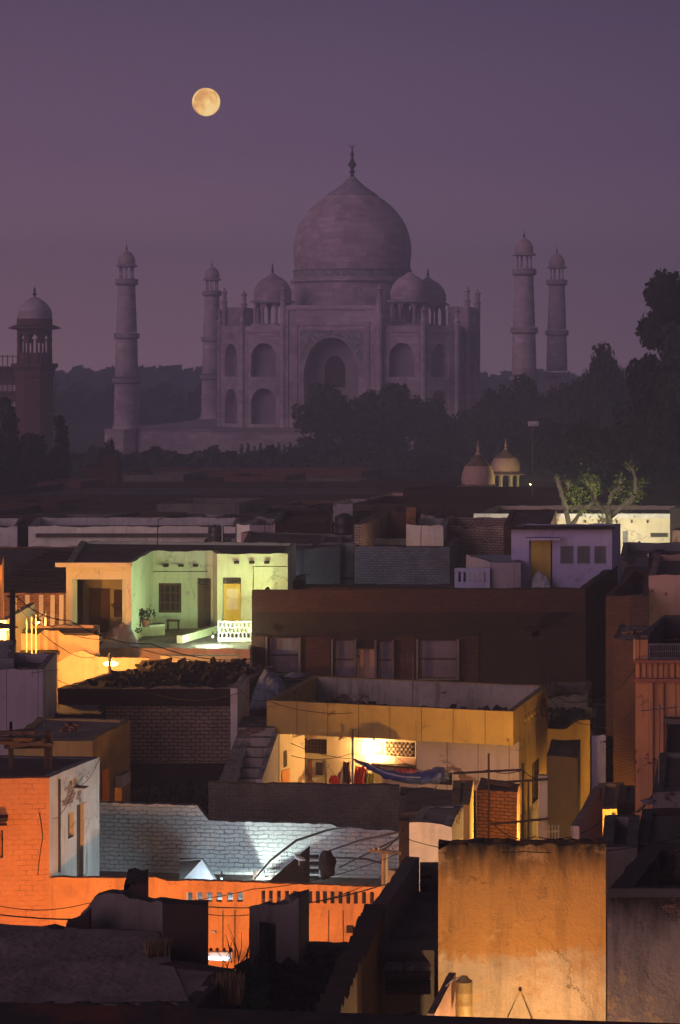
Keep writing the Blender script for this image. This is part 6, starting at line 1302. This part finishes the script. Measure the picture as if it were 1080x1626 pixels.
# ------------------------------------------------------------------ small clutter on the roofs
def bricks(label, px, row, d, n, m='obrick', seed=0):
    rnd = random.Random(seed+n); b = MB(); q = PT(px, row, d)
    for i in range(n):
        a = rnd.uniform(0, pi); u = Vector((cos(a), sin(a), rnd.uniform(-.2, .2)))*.12; v = Vector((-sin(a), cos(a), 0))*.06
        k = i % 3; b.obox((q.x+rnd.gauss(0, .16), q.y+rnd.gauss(0, .12), q.z+.045+.085*(i//4)*.8), u, v, (0, 0, .04))
    return tag(b.build('brick_pile', m), label, 'bricks')
bricks('loose bricks dropped on the olive brown house roof', 110, 1160, 67.3, 11, seed=2)
bricks('loose bricks on the mauve house roof at the left edge', 40, 1070, 74, 9, seed=3)
bricks('loose bricks beside the plain slab roof left of the pinkish cube', 1004, 1008, 77, 8, seed=4)
for i, (px, row, d, h, lab) in enumerate(((420, 872, 107, 1.6, 'thin bent water pipe on the dark flat roof behind the green house'), (668, 872, 110, 1.2, 'thin water pipe beside the pale pink parapet'), (1000, 1010, 78, 1.0, 'short vent pipe on the narrow rust red house'), (250, 872, 98.8, 1.3, 'thin iron pipe on the green house roof'), (870, 1108, 85, 1.2, 'crooked iron rod on the dark brick ruin'), (560, 870, 112, 1.5, 'iron rod rising behind the grey plastered cube'))):
    b = MB(); q = PT(px, row, d); b.tube([(q.x, q.y, q.z-.6), (q.x+.02, q.y, q.z+h*.7), (q.x+.05, q.y, q.z+h), (q.x+.25, q.y, q.z+h+.04)], .025, 6); tag(b.build('pipe', 'dmetal'), lab, 'pipe')

wire('long cable sagging over the rubble roof to the stairs', [PT(92, 1080, 77), PT(240, 1100, 76), PT(380, 1100, 72)], .012, .25)
wire('cable from the wall stub to the yellow parapet corner', [PT(380, 1094, 72.5), PT(423, 1112, 72), PT(560, 1132, 70.5)], .01, .15)
wire('cable crossing the alley high above the grey block', [PT(866, 1090, 75), PT(935, 1110, 76), PT(1010, 1060, 62)], .013, .3)
wire('second cable crossing the alley towards the terracotta house', [PT(868, 1100, 75), PT(940, 1150, 74), PT(1012, 1120, 61)], .011, .3)
wire('cable hanging over the boarded windows of the dark block', [PT(404, 1005, 89), PT(560, 1002, 89.5), PT(760, 990, 89.5), PT(928, 985, 89.5)], .013, .2)
wire('thin cable between the lilac room and the brick ruin', [PT(706, 838, 114), PT(760, 856, 108), PT(812, 845, 98.3)], .012, .25)
wire('thin cable above the green house roof', [PT(139, 878, 110), PT(300, 868, 104), PT(460, 882, 100)], .012, .3)
wire('cable across the top of the ochre plaster wall', [PT(640, 1330, 42), PT(830, 1352, 39.6), PT(1080, 1330, 42)], .008, .12)
# more clutter as the photo shows it: boards, sheets and broken masonry on the middle roofs
for i, (px, row, d, w_, h_, m, lab) in enumerate(((470, 1068, 82, 34, 10, 'tin', 'bent grey sheet lying left of the boarded windows'), (540, 1074, 83, 26, 8, 'wood', 'old board heap on the hut roof below the dark block'), (905, 1122, 86, 22, 10, 'wood', 'split board on the dark brick ruin'), (1030, 1268, 48.5, 24, 9, 'pan', 'rolled mat on the mouldy block at the right'), (700, 1262, 65.4, 26, 7, 'tin', 'crumpled tin on the dark hut right of the brick parapet'), (60, 1075, 74, 30, 8, 'wood', 'old boards on the mauve house roof'), (1040, 1352, 44, 40, 9, 'wood', 'stack of boards on the very dark flat roof at the right'))):
    blob('scrap_pile', lab, 'scrap', px, row, d, w_, h_, m, 40+i)
for i, (px, row, d, h, lab) in enumerate(((655, 1130, 74, 2.2, 'thin aerial rod standing on the yellow house roof'), (70, 1148, 68, 1.9, 'thin aerial rod on the olive brown house'), (1046, 1266, 51, 1.8, 'aerial rod on the mouldy block below the terracotta facade'))):
    q = PT(px, row, d); z = {0: 10.1, 1: 10.8, 2: 12.4}[i]; ae = empty('tv_aerial', lab, 'aerial', (q.x, q.y, z), 0, 'aerials on the roofs')
    b = MB(); b.tube([(q.x, q.y, z-.1), (q.x+.03, q.y, z+h)], .018, 6); b.build('mast', 'metal', ae)
    b = MB(); b.tube([(q.x-.4, q.y, z+h*.92), (q.x+.45, q.y+.1, z+h*.96)], .012, 5)
    for k in range(5):
        t = -.35+.18*k; b.tube([(q.x+t, q.y-.02, z+h*.94-.18+.02*k), (q.x+t, q.y+.04, z+h*.94+.18-.02*k)], .008, 4)
    b.build('crossbars', 'metal', ae)
# small broken parapets and pale walls in the band before the forecourt
MB_ = ((383, 402, 846, 128, 4, 'pink', 'little pinkish parapet stub above the green house roof'), (404, 433, 822, 146, 5, 'grey', 'small grey house behind the dim mauve one'),
 (478, 500, 806, 160, 5, 'brown', 'narrow brown stub behind the outlined parapet'), (512, 531, 834, 124, 4, 'gbrick', 'grey brick stub left of the tall blue tank'),
 (664, 690, 818, 138, 5, 'mold', 'mouldy house behind the pale pink parapet'), (704, 742, 826, 133, 4, 'rbrick', 'red brick parapet behind the grey brick ruin'),
 (60, 150, 824, 158, 5, 'mold', 'mouldy parapet behind the long whitewashed range'), (180, 262, 820, 163, 5, 'rbrick', 'brick parapet behind the whitewashed range, centre'),
 (286, 330, 824, 155, 5, 'lilac', 'small mauve house behind the ribbed black tank'), (376, 396, 832, 136, 4, 'white', 'white wall end right of the whitewashed range'),
 (590, 640, 790, 178, 6, 'pink', 'faint pinkish house at the foot of the forecourt'), (520, 580, 800, 168, 6, 'lilac', 'faint mauve house before the forecourt wall'),
 (1068, 1110, 842, 116, 5, 'pink', 'pinkish wall piece at the right edge beyond the cream house'))
for i, (x0, x1, row, d, dp, m, lab) in enumerate(MB_):
    A_, B_ = D2(x0, d), D2(x1, d-.3); building('small_house', lab, BD, [A_, B_, (B_[0]+dp*.25, B_[1]+dp), (A_[0]+dp*.25, A_[1]+dp)], Zr(row, d), m, 'roofd', par=.35, topf={0: rag(.07, 1.3, i)}, step=.25)
lampthing('wall_lamp', 'weak pinkish lamp among the low roofs before the forecourt', PT(560, 856, 130), (1, .60, .42), 300, None, .08, e=3, size=.04, arm=(0, .2, 0))
lampthing('wall_lamp', 'weak warm lamp beyond the long whitewashed range', PT(150, 846, 150), (1, .62, .40), 260, None, .08, e=3, size=.04, arm=(0, .2, 0))
# ------------------------------------------------------------------ haze: the closed box of air round the whole place
hm = bpy.data.materials.new('haze_air'); hm.use_nodes = True; nt = hm.node_tree; nt.nodes.clear()
o_ = N('ShaderNodeOutputMaterial'); pv = N('ShaderNodeVolumePrincipled'); L(pv.outputs[0], o_.inputs['Volume'])
pv.inputs['Color'].default_value = (.66, .76, .98, 1); pv.inputs['Density'].default_value = .0012; pv.inputs['Anisotropy'].default_value = 0
b = MB(); b.box(-700, 700, -80, 1300, -1, 82); hz = b.build('haze', hm); tag(hz, 'thin violet dusk haze filling the air', 'haze', None, 'stuff')
